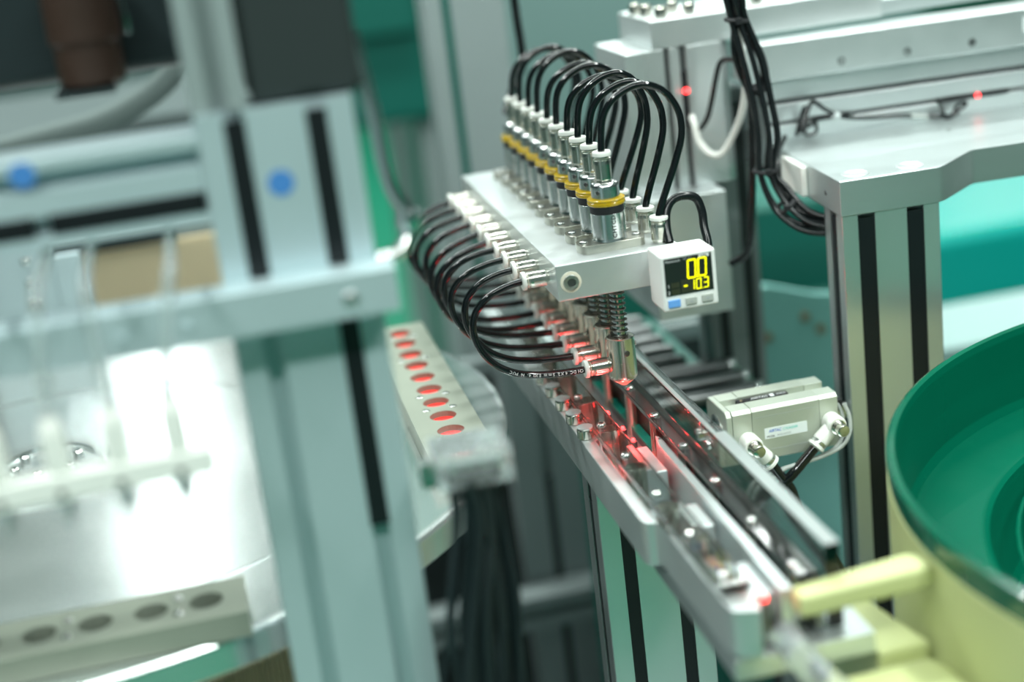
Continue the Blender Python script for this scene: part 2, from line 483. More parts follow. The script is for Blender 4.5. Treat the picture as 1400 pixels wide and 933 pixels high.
# print on the nearest lower tube: characters laid along the tube
def tube_print(body, path, s0, size, parent):
    P = smooth_path(path, 20); S = [0]
    for a, b in zip(P, P[1:]): S.append(S[-1] + (b - a).length)
    s = s0
    for ch in body:
        if ch != ' ':
            j = next((q for q in range(len(S)) if S[q] >= s), len(S) - 2)
            t = (P[min(j + 1, len(P) - 1)] - P[max(j - 1, 0)]).normalized()
            nrm = Vector((0, -1, .12)); nrm = (nrm - t * nrm.dot(t)).normalized()
            yd = nrm.cross(t)
            text('tube_print', ch, size, 'print_white', parent, P[j] + nrm * .00203 - yd * size * .33, t, yd, ext=.00003)
        s += size * .78
tube_print('CHDC 4X2.5mm EX04-N-PUC', low0, .0045, .0024, tube0)

# ------------------------------------------------------------------ pressure sensor
sx0, sx1, sy0, sy1, sz0, sz1 = .2162, .2463, .7347, .7580, 1.0573, 1.0876
sen = empty('pressure_sensor', ((sx0 + sx1) / 2, sy1, sz0), 'white square digital pressure gauge with yellow digits on a dark screen', 'pressure gauge')
MB().box(sx0, sx1, sy0, sy1, sz0, sz1).build('housing', 'sensor_white', sen, bevel=.0013, seg=3)
MB().box(sx0 + .004, sx1 - .004, sy1, .7660, sz0 + .005, sz1 - .006).build('mounting_foot', 'sensor_white', sen, bevel=.0008)
def sp(a, b): return sx0 + a * .001, sz1 - b * .001        # mm from the top-left of the face
def face_box(name, a0, a1, b0, b1, m, par, yo=0.0, t=.0003, bevel=0):
    x0, z1 = sp(a0, b0); x1, z0 = sp(a1, b1)
    return MB().box(x0, x1, sy0 - yo - t, sy0 - yo + .0002, z0, z1).build(name, m, par, bevel=bevel, smooth=40 if bevel else 0)
scr = face_box('screen', 1.7, 27.6, 1.7, 21.8, 'screen', sen)
SY = sy0 - .00034
def sub(o, par):                      # turn a mesh built under sen into a sub-part of one of its parts
    o.parent = par
    return o
def seven(ch, a, b, wd, ht, th, sl=.06):
    segs = {'0': 'abcdef', '1': 'bc', '3': 'abcdg', '-': 'g'}[ch]
    L = {'a': ((0, 0), (1, 0)), 'b': ((1, 0), (1, .5)), 'c': ((1, .5), (1, 1)), 'd': ((0, 1), (1, 1)), 'e': ((0, .5), (0, 1)), 'f': ((0, 0), (0, .5)), 'g': ((0, .5), (1, .5))}
    m = MB()
    for s_ in segs:
        (u0, v0), (u1, v1) = L[s_]
        A = Vector((a + u0 * (wd - th) + th / 2, b + v0 * (ht - th) + th / 2)); B = Vector((a + u1 * (wd - th) + th / 2, b + v1 * (ht - th) + th / 2))
        d = (B - A).normalized(); A += d * .12 * th; B -= d * .12 * th; n_ = Vector((-d.y, d.x)) * th / 2
        poly = []
        for q in (A + d * th * .4 , A + n_ + d * th * .0, B + n_, B + d * th * .0, B - n_, A - n_):
            poly.append((q.x + (b + ht - q.y) * sl, q.y))
        poly = [poly[1], poly[2], poly[4], poly[5]]
        m.prism([(sp(p, q)) for p, q in poly], SY - .00012, SY, lambda a_, b_, c_: (a_, c_, b_))
    o = m.build('digit', 'digit', sen, smooth=0); sub(o, scr)
seven('0', 13.6, 3.6, 5.0, 10.4, .85); seven('0', 19.3, 3.4, 5.0, 10.4, .85)
seven('-', 10.8, 14.3, 3.0, 6.4, .75); seven('1', 14.3, 14.6, 2.9, 5.8, .52); seven('0', 18.0, 14.5, 2.9, 5.8, .52); seven('3', 22.0, 14.4, 2.9, 5.8, .52)
for a, b, s_ in ((18.7, 13.1, .7), (21.15, 19.8, .5)):
    x0, z1 = sp(a, b)
    sub(MB().box(x0, x0 + s_ * .001, SY - .0001, SY, z1 - s_ * .001, z1).build('decimal_point', 'digit', sen, smooth=0), scr)
def stext(body, a, b, size, m, width=None):
    x, z = sp(a, b); return sub(text('screen_print', body, size, m, sen, (x, SY - .00012, z), (1, 0, 0), (0, 0, 1), width=width), scr)
stext('Panasonic', 2.5, 3.7, .0017, 'print_white', .0078); stext('DP-101', 12.2, 3.3, .0013, 'print_grey', .0042)
sub(face_box('unit_patch', 20.6, 26.2, 1.9, 3.5, 'print_white', sen, .00036, .0001), scr)
x, z = sp(21.6, 3.3); sub(text('screen_print', 'kPa', .0016, 'print_black', sen, (x, SY - .00030, z), (1, 0, 0), (0, 0, 1), width=.0034), scr)
stext('1', 2.6, 17.2, .0026, 'print_white'); stext('2', 2.6, 20.8, .0026, 'print_white')
for b in (14.9, 18.4): sub(face_box('indicator', 4.6, 9.3, b, b + 2.8, 'screen_dim', sen, .0003, .0001), scr)
sub(face_box('display_field', 10.2, 26.2, 14.0, 20.9, 'screen_dim', sen, .0003, .00002), scr)
b1 = face_box('button', 2.3, 9.0, 23.9, 28.2, 'button_blue', sen, .0, .0009, .0005); b1['label'] = 'blue push button'
for a in (11.6, 20.6):
    bt = face_box('button', a, a + 6.4, 23.7 if a > 15 else 23.9, 28.0, 'button_grey', sen, .0, .0010, .0007)
    x, z = sp(a + 3.2, 26.0); s_ = 1 if a < 15 else -1
    sub(MB().prism([(x - .0012, z - .0006 * s_), (x + .0012, z - .0006 * s_), (x, z + .0009 * s_)], sy0 - .0012, sy0 - .0009, lambda a_, b_, c_: (a_, c_, b_)).build('arrow_mark', 'print_grey', sen, smooth=0), bt)
cb = MB().tube(smooth_path([(.2335, .772, 1.0840), (.2337, .776, 1.0905), (.2355, .780, 1.0990), (.2400, .782, 1.1045), (.2470, .782, 1.1060), (.2535, .782, 1.1035), (.2560, .781, 1.0960), (.2555, .778, 1.0880), (.2550, .772, 1.0790), (.2500, .764, 1.0720), (.2440, .760, 1.0720)], 6), .0024, 10).build('sensor_cable', 'black_cable', sen)

# ------------------------------------------------------------------ conveyor track
TZ = .985
tr = empty('track_plate', (.18, .545, .962), 'machined aluminium side plate of the track with stepped rounded corners', 'track plate')
poly = [(.1700, 1.040), (.1700, .7550), (.1696, .7500), (.1696, .6500), (.1704, .6465), (.1722, .6448), (.1750, .6440), (.1765, .6400), (.1775, .5540), (.1785, .5490), (.1815, .5462), (.1900, .5440), (.1910, .5600),
        (.1850, .5600), (.1765, .6470), (.1772, .7369), (.1772, .7560), (.1800, .7600), (.1800, 1.040)]
MB().prism(poly, .962, TZ).build('plate_body', 'alu', tr, bevel=.0006)
bed = empty('track_bed', (.205, .55, .955), 'flat metal bed of the feeding track between the two guides', 'track bed')
MB().box(.1782, .2420, .548, 1.05, .950, .9600).build('bed_plate', 'alu_milled', bed, bevel=.0004)
for k in range(5):
    yk = .7634 + PITCH * k
    kb = empty('locating_stud', (.1735, yk, TZ), 'round steel locating stud %s along the track plate from the stepped corner' % ORD[k], 'stud', 'locating studs')
    MB().lathe([(.0040, 0), (.0046, .0004), (.0046, .0052), (.0042, .0058), (.0030, .0060)], (.1735, yk, TZ), n=20).build('stud_body', 'nickel', kb)
    MB().lathe([(.0044, 0), (.0044, .0008), (.0040, .0010)], (.1735, yk, TZ + .0060), n=20).build('stud_cap', 'alu', kb)
# left clear cover with standoffs and screws
lc = empty('guide_cover', (.183, .556, .960), 'smoky clear acrylic cover strip with screws on steel standoffs beside the track plate', 'guide cover')
MB().box(.1760 + .0012, .1905, .556, 1.02, .9875, .9915).build('cover_strip', 'acrylic_smoke', lc, bevel=.0004)
ys = [.5657, .6106, .6595, .7123, .7591, .808, .857, .906, .955]
for y in ys:
    screw('screw', (.1818, y, .9915), .0027, .0022, (0, 0, 1), lc, 'chrome', sock=(y > .65))
    so_x, so_y, so_r = (.1880, y, .0034) if y < .65 else (.1838, y - .010, .0056) if y < .73 else (.1868, y, .0056)
    MB().lathe([(so_r - .0004, .9602), (so_r, .9606), (so_r, .9870), (so_r - .0004, .9874)], (so_x, so_y, 0), n=24).build('standoff', 'nickel', lc)
# inner rail of plates
ir = empty('inner_rail', (.206, .555, .960), 'thin aluminium inner rail running along the middle of the track', 'rail')
MB().prism([(.2035, .556), (.2088, .556), (.2105, .742), (.2098, .746), (.2085, .748), (.2060, .735)], .9602, TZ).build('rail_body', 'alu_milled', ir, bevel=.0004)
for y, z_ in ((.742, TZ), ):
    screw('screw', (.2092, y, z_), .0010, .0006, (0, 0, 1), ir, 'dark_steel', n=10)
for k, (y0, y1, x0) in enumerate(((.7110, .7480, .1915), (.6385, .6660, .1915), (.5640, .5960, .1915))):
    lb = empty('carrier_block', ((x0 + .2035) / 2, y0, .9602), ('small milled aluminium carrier block beside the red indicator lights', 'small milled aluminium carrier block in the middle of the track', 'small milled aluminium carrier block by the cream chute')[k], 'block')
    MB().prism([(x0, y0), (.2032, y0), (.2032, y1), (x0, y1)], .9690 if k else .9602, .9800).build('block_body', 'alu_milled', lb, bevel=.0006)
    MB().lathe([(.0034, .9602), (.0034, .9690)], (.2000, y0 + .008, 0), n=20).build('block_foot', 'steel', lb)
# right strip
rs = empty('guide_strip', (.2145, .556, .960), 'dark smoked guide strip with bright screws along the tall clear guide wall', 'guide strip')
MB().box(.2112, .2225, .556, 1.03, .9860, .9890).build('strip_body', 'acrylic_smoke', rs, bevel=.0004)
MB().box(.2185, .2225, .556, 1.03, .9602, .9858).build('strip_web', 'dark_steel', rs, bevel=.0003)
for y in (.568, .618, .668, .7176, .767, .816, .866, .915):
    screw('screw', (.2146, y, .9890), .0026, .0012, (0, 0, 1), rs, 'chrome')
    MB().lathe([(.0034, .9602), (.0034, .9858)], (.2146, y, 0), n=18).build('standoff', 'nickel', rs)
tf = MB().box(.2128, .2178, .766, .90, .9650, .9662).build('belt_strip', 'teal_film', loc=None, smooth=0)
tag(tf, 'flat green belt strip lying inside the track under the suction nozzles', 'belt')
MB().box(.2128, .2178, .766, .90, .9602, .9648).build('belt_backing', 'dark_steel', tf, smooth=0)
# right clear wall
gw = empty('guide_wall', (.2282, .5575, .960), 'tall thick clear acrylic guide wall with bright top edge along the track', 'guide wall')
MB().box(.2246, .2322, .5575, 1.03, .9602, 1.0000).build('wall_pane', 'acrylic', gw, bevel=.0007)
MB().box(.2250, .2275, .700, 1.03, 1.0001, 1.0010).build('frosted_edge', 'frosted', gw, bevel=.0003)
MB().box(.2250, .2320, .5580, .699, 1.0001, 1.0010).build('frosted_edge', 'frosted', gw, bevel=.0003)
for y in (.704, .651, .612, .585):
    screw('screw', (.2246, y, .9930 if y > .69 else .980), .0027, .0020, (-1, 0, 0), gw, 'chrome')
# red indicator lamps inside the track
for k, (x, y) in enumerate(((.1973, .773), (.1974, .7536), (.1960, .800), (.1960, .5560))):
    ld = empty('indicator_lamp', (x, y, .9602), ('small red indicator lamp between two others under the suction nozzles', 'small red indicator lamp close to the first carrier block', 'small red indicator lamp furthest from the carrier block under the nozzles', 'small red indicator lamp at the chute end of the track')[k], 'indicator lamp', 'red track lamps')
    MB().lathe([(.0022, 0), (.0022, .0215)], (x, y, .9602), n=14).build('lamp_stem', 'dark_steel', ld)
    MB().lathe([(.0011, 0), (.0012, .0008), (.0009, .0016), (0, .0020)], (x, y, .9817), n=14).build('lamp_lens', 'red_led', ld)
    l = bpy.data.lights.new('lamp_glow', 'POINT'); l.energy = .024 if k < 3 else .004; l.color = (1, .04, .04); l.shadow_soft_size = .002
    lo = bpy.data.objects.new('lamp_glow', l); COL.objects.link(lo); lo.parent = ld; lo.location = (0, 0, .0275)
pkp = empty('workpiece', (.184, .60, .9602), 'pinkish workpiece lying under the clear cover near the chute', 'workpiece')
MB().box(.1832, .1905, .584, .604, .9602, .9800).build('workpiece_body', 'pink_part', pkp, bevel=.001)
MB().box(.1840, .1872, .5860, .5900, .9801, .9812).build('blue_chip', 'button_blue', pkp, bevel=.0003)
cp = post('conveyor_post', .1713, .745, BASE, .9500 + .0119, 'aluminium profile post with two black slots under the track', group=None)
MB().box(.1713, .2317, .745, .775, .9619 - .012, .9499).build('end_cap', 'alu', cp, smooth=0)

# ------------------------------------------------------------------ compact cylinder
ax0, ax1, ay0, ay1, az0, az1 = .2645, .3300, .7843, .8194, .9412, .9740
ac = empty('compact_cylinder', ((ax0 + ax1) / 2, (ay0 + ay1) / 2, az0), 'pale grey square pneumatic cylinder with white elbow fittings beside the guide wall', 'pneumatic cylinder')
def dprof(z1, g=.0048, gd=.0045):
    ym = (ay0 + ay1) / 2
    return [(ay0, az0 + .0006), (ay0 + .0006, az0), (ay1 - .0006, az0), (ay1, az0 + .0006), (ay1, z1 - .0020), (ay1 - .002, z1), (ym + g, z1), (ym + g, z1 - gd), (ym - g, z1 - gd), (ym - g, z1), (ay0 + .002, z1), (ay0, z1 - .002)]
toX = lambda a, b, c: (c, a, b)
MB().prism(dprof(az1), .2771, .3184, toX).build('barrel', 'airtac_body', ac, bevel=.0002)
MB().prism([(a + (.0002 if a < .8 else -.0002), b) for a, b in dprof(az1 - .0002)], .2653, .2769, toX).build('end_cap', 'airtac_cap', ac, bevel=.0002)
MB().prism([(a + (.0002 if a < .8 else -.0002), b) for a, b in dprof(az1 - .0002)], .3186, .3300, toX).build('end_cap', 'airtac_cap', ac, bevel=.0002)
MB().prism([(ay0 + .0002, az0), (ay1 - .0002, az0), (ay1 - .0002, az1 - .003), (ay1 - .003, az1), (ay0 + .003, az1), (ay0 + .0002, az1 - .003)], .2615, .2652, toX).build('front_plate', 'airtac_cap', ac, bevel=.0008)
MB().lathe([(.0100, 0), (.0100, .0006), (.0086, .0010), (.0040, .0010)], (.2615, .8018, .9576), (-1, 0, 0), 28).build('rod_bushing', 'steel', ac)
MB().lathe([(.0038, 0), (.0038, .0060), (.0030, .0066)], (.2605, .8018, .9576), (-1, 0, 0), 20).build('piston_rod', 'chrome', ac)
screw('screw', (.2615, .7890, .9462), .0018, .0006, (-1, 0, 0), ac, 'dark_steel')
MB().box(.2771, .3184, ay0 - .0001, ay0 + .0003, .9680, .9682).build('barrel_seam', 'print_grey', ac, smooth=0)
MB().box(.2771, .3184, ay0 - .0001, ay0 + .0003, .9470, .9472).build('barrel_seam', 'print_grey', ac, smooth=0)
ym = (ay0 + ay1) / 2
st = MB().box(.2745, .3060, ym - .0022, ym + .0022, az1 - .0046, az1 - .0006).build('slot_insert', 'print_black', ac, smooth=0)
sub(text('strip_print', 'AIRTAC', .0036, 'print_white', ac, (.2830, ym - .0013, az1 - .0005), (1, 0, 0), (0, 1, 0), width=.0110, shear=.2), st)
sub(text('strip_print', 'ACE16', .0026, 'print_white', ac, (.2990, ym - .0009, az1 - .0005), (1, 0, 0), (0, 1, 0), width=.0058), st)
sub(MB().box(.2952, .2976, ym - .0019, ym + .0019, az1 - .0006, az1 - .00045).build('strip_patch', 'label_white', ac, smooth=0), st)
sub(MB().lathe([(.0010, 0), (.0008, .0003)], (.2772, ym, az1 - .0006), n=12).build('strip_dot', 'bronze', ac), st)
lb_ = MB().box(.2841, .3103, ay0 - .00025, ay0 + .0001, .9540, .9606).build('maker_label', 'label_white', ac, smooth=0)
sub(text('label_print', 'AIRTAC', .0026, 'print_blue', ac, (.2866, ay0 - .0003, .9577), (1, 0, 0), (0, 0, 1), width=.0078, shear=.2), lb_)
sub(text('label_print', 'CYLINDER', .0020, 'print_teal', ac, (.2952, ay0 - .0003, .9578), (1, 0, 0), (0, 0, 1), width=.0092), lb_)
sub(text('label_print', 'MODEL', .0018, 'print_black', ac, (.2852, ay0 - .0003, .9547), (1, 0, 0), (0, 0, 1), width=.0050), lb_)
sub(text('label_print', 'ACE16X25S', .0018, 'print_grey', ac, (.2916, ay0 - .0003, .9549), (1, 0, 0), (0, 0, 1), width=.0085), lb_)
def elbow(p, d):
    """white banjo elbow on the front face: hub with a steel bolt and an arm with a collar"""
    p = Vector(p); d = Vector(d).normalized()
    hub = MB().lathe([(.0056, 0), (.0058, .0004), (.0058, .0100), (.0052, .0108)], p, (0, -1, 0), 24).build('elbow_hub', 'white_plastic', ac)
    MB().lathe([(.0046, .0106), (.0046, .0122), (.0040, .0126), (.0042, .0140), (.0036, .0144), (.0036, .0190), (.0028, .0196)], p, (0, -1, 0), 20).build('elbow_bolt', 'nickel', ac)
    q = p + Vector((0, -.0058, 0))
    arm = MB().lathe([(.0044, .002), (.0048, .006), (.0050, .0125), (.0046, .0135)], q, d, 20).build('elbow_arm', 'white_plastic', ac)
    r_ = MB().lathe([(.0048, .0132), (.0050, .0138), (.0050, .0152), (.0044, .0158)], q, d, 20).build('steel_ring', 'steel', ac); r_.parent = arm
    c_ = MB().lathe([(.0050, .0156), (.0054, .0160), (.0054, .0174), (.0030, .0180)], q, d, 20).build('release_collar', 'white_plastic', ac); c_.parent = arm
    return q + d * .0165
e1 = elbow((.2735, ay0, .9550), (.62, -.10, -.78))
e2 = elbow((.3248, ay0, .9576), (-.74, -.10, -.62))
for k, (a, b) in enumerate(((e2, (-.74, -.10, -.62)), (e1, (.50, -.05, -.85)))):
    a = Vector(a); b = Vector(b)
    pts = [a - b * .004, a + b * .010, a + b * .022, a + b * .034 + Vector((-.002, .004 - .003 * k, -.004)), a + b * .046 + Vector((-.004 + .006 * k, .014 - .012 * k, -.014)), a + b * .05 + Vector((-.03 * (1 - k) + .02 * k, .022 - .016 * k, -.05)), a + b * .05 + Vector((-.035 * (1 - k) + .03 * k, .035 - .03 * k, -.12))]
    t_ = MB().tube(smooth_path(pts, 6), .0030, 12).build('cylinder_hose', 'black_tube', loc=a)
    tag(t_, ('black hose running down from the elbow by the post', 'black hose running down from the elbow behind the guide wall')[k], 'hose')
bk = empty('cylinder_bracket', (.34, .835, .93), 'plain steel bracket holding the square pneumatic cylinder to the post', 'bracket')
MB().box(.285, .3515, .8200, .8250, .9420, .9510).build('bracket_plate', 'steel', bk, bevel=.0005)
for k, dz in ((0, 0), (1, -.0016)):
    pts = [(.3345, .786, .9660), (.3365, .784, .9590), (.3352, .781, .9500), (.3290, .778, .9435), (.3180, .777, .9400), (.3040, .776, .9385), (.2920, .776, .9370), (.2830, .778, .9300), (.2810, .790, .9150)]
    c_ = MB().tube(smooth_path([(a - k * .003, b + k * .003, c + dz * (1 if 1 < j < 7 else 0)) for j, (a, b, c) in enumerate(pts)], 6), .0012, 8).build('sensor_cable', 'cable_grey', ac)
MB().box(.3302, .3345, .7880, .7925, .9610, .9680).build('cable_clip', 'black_rubber', ac, bevel=.0004)
MB().box(.3302, .3335, .7870, .7915, .9415, .9460).build('cable_clip', 'black_rubber', ac, bevel=.0004)

# ------------------------------------------------------------------ right support: post, plate, slide
PX, PY = .352, .816
rp = post('support_post', PX, PY, BASE, 1.0690, 'aluminium profile post with two black slots holding the milled plate', sw=.0105, slots=(.015, .045), cover_top=.0025)
swing(rp)
tp = empty('top_plate', (.352, .816, 1.069), 'thick milled aluminium plate with a notched front edge on the post', 'plate')
poly = [(.3515, .8155), (.4118, .8155), (.4165, .8180), (.4440, .8440), (.4480, .8462), (.60, .8462), (.60, 1.06), (.3515, 1.06)]
MB().prism(poly, 1.0691, 1.0905).build('plate_body', 'alu_milled', tp, bevel=.0007)
for x in (.3660, .3995):
    MB().lathe([(.0082, 0), (.0082, .0004), (.0074, .0007), (.0070, .0004), (0, .0003)], (x, .8285, 1.0905), n=32).build('counterbore_cap', 'alu', tp)
MB().lathe([(.0016, 0), (.0016, .0003), (.0008, .0003), (.0006, -.001)], (.3515, .8400, 1.0790), (-1, 0, 0), 14).build('tapped_hole', 'dark_steel', tp)
MB().lathe([(.0018, 0), (.0018, .0012), (.0006, .0014)], (.4570, .9050, 1.0905), n=14).build('locating_pin', 'chrome', tp)
MB().box(.3475, .3514, .872, .912, 1.0700, 1.0890).build('side_stop', 'white_plastic', tp, bevel=.001)
swing(tp)
rp2 = post('support_post', .520, .850, BASE, 1.0690, 'aluminium profile post seen in the gap behind the green bowl under the plate', mats=('panel_grey', 'black_cover'))
swing(rp2)

sl = empty('linear_slide', (.36, .95, 1.0906), 'long grooved aluminium linear slide with threaded holes on the plate', 'linear slide')
YB = .951
toXp = lambda a, b, c: (c, a, b)
prof = [(YB, 1.0906), (YB, 1.1000), (YB + .002, 1.1004), (YB + .002, 1.1032), (YB, 1.1036), (YB, 1.1140), (YB + .004, 1.1144), (YB + .004, 1.1178), (YB, 1.1182), (YB, 1.1300), (YB + .03, 1.1300), (YB + .03, 1.0906)]
MB().prism(prof, .352, .62, toXp).build('slide_base', 'alu_ext', sl, bevel=.0003)
MB().box(.338, .62, YB - .004, YB + .030, 1.1310, 1.1555).build('slide_table', 'alu', sl, bevel=.0007)
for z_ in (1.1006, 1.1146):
    MB().box(.353, .619, YB + .0016 if z_ < 1.11 else YB + .003, YB + .0021 if z_ < 1.11 else YB + .0039, z_, z_ + .0024).build('groove_shade', 'dark_steel', sl, smooth=0)  # dark strip added to stand for the shade inside the groove
for x in (.4034, .4485, .4933, .538):
    MB().lathe([(.0026, 0), (.0026, .0002), (.0020, .0002), (.0018, -.002), (0, -.002)], (x, YB - .0040, 1.1380 - (x - .4034) * .0), (0, -1, 0), 18).build('threaded_hole', 'dark_steel', sl)
lb2 = MB().box(.5290, .5560, YB - .0043, YB - .0038, 1.1400, 1.1500).build('maker_label', 'label_white', sl, smooth=0)
sub(text('label_print', 'AIRTAC', .0036, 'print_blue', sl, (.5310, YB - .0044, 1.1456), (1, 0, 0), (0, 0, 1), width=.0105, shear=.2), lb2)
sub(text('label_print', 'CYLINDER', .0030, 'print_teal', sl, (.5420, YB - .0044, 1.1457), (1, 0, 0), (0, 0, 1), width=.0130), lb2)
sub(text('label_print', 'MODEL ACB16X30S', .0022, 'print_grey', sl, (.5310, YB - .0044, 1.1416), (1, 0, 0), (0, 0, 1), width=.022), lb2)
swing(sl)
# reed switches in the slide groove, and their cables
rsw = empty('reed_switch', (.48, YB, 1.1020), 'thin black reed switch with a red light in the slide groove', 'sensor')
MB().box(.4700, .5200, YB - .0012, YB + .0018, 1.1006, 1.1030).build('switch_body', 'black_rubber', rsw, bevel=.0003)
MB().lathe([(.0014, 0), (.0014, .0008), (0, .0014)], (.4975, YB - .0012, 1.1018), (0, -1, 0), 12).build('switch_light', 'red_led', rsw)
swing(rsw)
rsw2 = empty('reed_switch', (.39, YB, 1.1020), 'thin black reed switch in the slide groove by the cable coil', 'sensor')
MB().box(.3850, .4080, YB - .0012, YB + .0018, 1.1006, 1.1030).build('switch_body', 'black_rubber', rsw2, bevel=.0003)
MB().box(.3960, .3985, YB - .0014, YB + .0010, 1.1008, 1.1028).build('switch_band', 'print_white', rsw2, smooth=0)
swing(rsw2)
SYc = YB - .008
def cable(name, pts, r, m, label, k=6, n=8, cat='cable', grp=None, sw=True):
    o = MB().tube(smooth_path(pts, k), r, n).build(name, m, loc=pts[0])
    tag(o, label, cat, grp)
    if sw: swing(o)
    return o
cable('switch_cable', [(.4710, YB - .001, 1.1012), (.4690, SYc, 1.0990), (.4700, SYc - .002, 1.0925), (.4740, SYc - .002, 1.0900 + .0018), (.4770, SYc - .001, 1.0940), (.4800, SYc, 1.0985), (.4850, SYc, 1.1000), (.4860, SYc, 1.0980), (.4820, SYc, 1.0955), (.4750, SYc - .003, 1.0928), (.4640, SYc, 1.0930),
                       (.4430, SYc, 1.0965), (.4200, SYc, 1.0985), (.4010, SYc - .002, 1.1020), (.3890, SYc - .004, 1.1085), (.3810, SYc - .006, 1.1150), (.3770, SYc - .008, 1.1155), (.3720, SYc - .012, 1.1080), (.3660, SYc - .016, 1.0990)], .0013, 'black_cable', 'black switch cable stretched across the face of the slide with grey marker sleeves')
cable('switch_cable', [(.3850, YB - .001, 1.1012), (.3800, SYc, 1.1000), (.3755, SYc, 1.0985), (.3740, SYc, 1.0950), (.3775, SYc - .002, 1.0935), (.3815, SYc - .002, 1.0950), (.3820, SYc - .001, 1.1005), (.3785, SYc - .001, 1.1030), (.3745, SYc - .002, 1.1015), (.3745, SYc - .003, 1.1070), (.3740, SYc - .005, 1.1130), (.3700, SYc - .010, 1.1100), (.3630, SYc - .018, 1.0980)], .0012, 'black_cable', 'coiled black switch cable at the left end of the slide groove')
cable('marker_sleeve', [(.3940, SYc - .0032, 1.1050), (.3975, SYc - .0026, 1.1034)], .0017, 'label_white', 'pale marker sleeve on the switch cable near the cable coil', n=10, cat='sleeve')
cable('marker_sleeve', [(.4475, SYc, 1.0958), (.4590, SYc, 1.0937)], .0017, 'cable_grey', 'grey marker sleeve at the low end of the switch cable', n=10, cat='sleeve')

# vertical lift unit behind the tubes
vu = empty('lift_cylinder', (.31, 1.0, 1.0), 'square aluminium lift cylinder with grooves standing behind the black tubes', 'lift cylinder')
VY = .972
prof = [(.2742, VY), (.3010, VY), (.3014, VY + .004), (.3045, VY + .004), (.3049, VY), (.3085, VY), (.3089, VY + .001), (.3120, VY + .001), (.3125, VY + .005), (.3160, VY + .005), (.3165, VY), (.3400, VY), (.3470, VY + .006), (.3490, VY + .015), (.3490, 1.045), (.2742, 1.045)]
MB().prism(prof, 1.0640, 1.1585).build('lift_body', 'alu', vu, bevel=.0006)
MB().box(.2880, .2884, VY - .0002, VY + .001, 1.064, 1.158).build('body_seam', 'print_grey', vu, smooth=0)
MB().box(.2760, .3290, VY - .022, 1.04, .98, 1.0638).build('lift_foot', 'alu', vu, bevel=.0008)
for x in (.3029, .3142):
    MB().box(x - .0011, x + .0011, VY + .0030, VY + .0039, 1.064, 1.1584).build('groove_shade', 'dark_steel', vu, smooth=0)  # grooves darkened with added inserts that imitate their shade
for z_ in (1.128, 1.084):
    MB().lathe([(.0013, 0), (.0013, .0003), (0, .0003)], (.2905, VY, z_), (0, -1, 0), 12).build('tapped_hole', 'print_black', vu)
MB().box(.3127, .3158, VY + .001, VY + .004, 1.106, 1.142).build('switch_body', 'black_rubber', vu, smooth=0)
MB().lathe([(.0017, 0), (.0017, .0012), (0, .0018)], (.3145, VY + .0012, 1.1290), (0, -1, 0), 12).build('switch_light', 'red_led', vu)
bp = empty('bridge_plate', (.37, 1.0, 1.1586), 'aluminium bridge plate with steel socket screws on top of the lift cylinder', 'bridge plate')
MB().box(.2935, .4560, VY, 1.046, 1.1587, 1.1775).build('plate_body', 'alu', bp, bevel=.0007)
MB().box(.4565, .60, VY + .006, 1.046, 1.1587, 1.1690).build('plate_tail', 'alu_milled', bp, bevel=.0007)
for x, y in ((.2995, 1.0240), (.3020, .9900 + .016), (.3050, .984), (.3210, 1.0080), (.3250, .9850), (.372, .985), (.43, .985)):
    screw('screw', (x, y, 1.1775), .0042, .0075, (0, 0, 1), bp, 'nickel')

# white cable, lift switch cable
cable('white_cable', [(.3160, VY - .003, 1.1120), (.3155, VY - .008, 1.1080), (.3170, VY - .012, 1.0960), (.3225, VY - .018, 1.0880), (.3290, VY - .022, 1.0890), (.3345, VY - .028, 1.1000), (.3380, VY - .040, 1.1180), (.3370, VY - .052, 1.1400), (.3330, VY - .060, 1.1620), (.3300, VY - .064, 1.1830), (.3230, VY - .060, 1.2050), (.3150, VY - .060, 1.2300)], .0022, 'white_plastic', 'white cable hanging in a loop in front of the lift cylinder', n=10, sw=False)
cable('switch_cable', [(.3150, VY - .0015, 1.1070), (.3170, VY - .006, 1.1045), (.3195, VY - .010, 1.1050), (.3235, VY - .014, 1.1130), (.3265, VY - .018, 1.1270), (.3280, VY - .022, 1.1380), (.3300, VY - .030, 1.1500), (.3330, VY - .052, 1.1530)], .0018, 'black_cable', 'black switch cable rising from the lift cylinder to the cable bundle', n=10, sw=False)
# cable bundle
BUN = [(.3205, .905, 1.2300), (.3245, .900, 1.1950), (.3268, .900, 1.1810), (.3320, .896, 1.1560), (.3345, .890, 1.1300), (.3350, .885, 1.1080), (.3325, .882, 1.0880), (.3370, .876, 1.0720), (.3440, .866, 1.0610), (.3530, .858, 1.0560), (.3660, .852, 1.0540)]
offs = [(-.0052, -.0030, 0), (0, -.0058, 0), (.0054, -.0024, 0), (-.0030, .0040, 0), (.0036, .0044, 0)]
for k, (dx, dy, dz) in enumerate(offs):
    rnd = random.Random(k + 3)
    pts = []
    for j, p in enumerate(BUN):
        sc_ = (.9, .95, .80, 1.1, 1.1, 1.1, .85, 1.0, .85, .85, .85)[j]
        pts.append((p[0] + dx * sc_ + rnd.uniform(-.0006, .0006), p[1] + dy * sc_, p[2] + (dx * .9 * sc_ if j > 6 else 0)))
    cable('black_cable', pts, (.0019, .0017, .0021, .0016, .0018)[k], 'black_cable', 'black cable in the tied bundle running down beside the milled plate', n=10, grp='bundled black cables', sw=False)
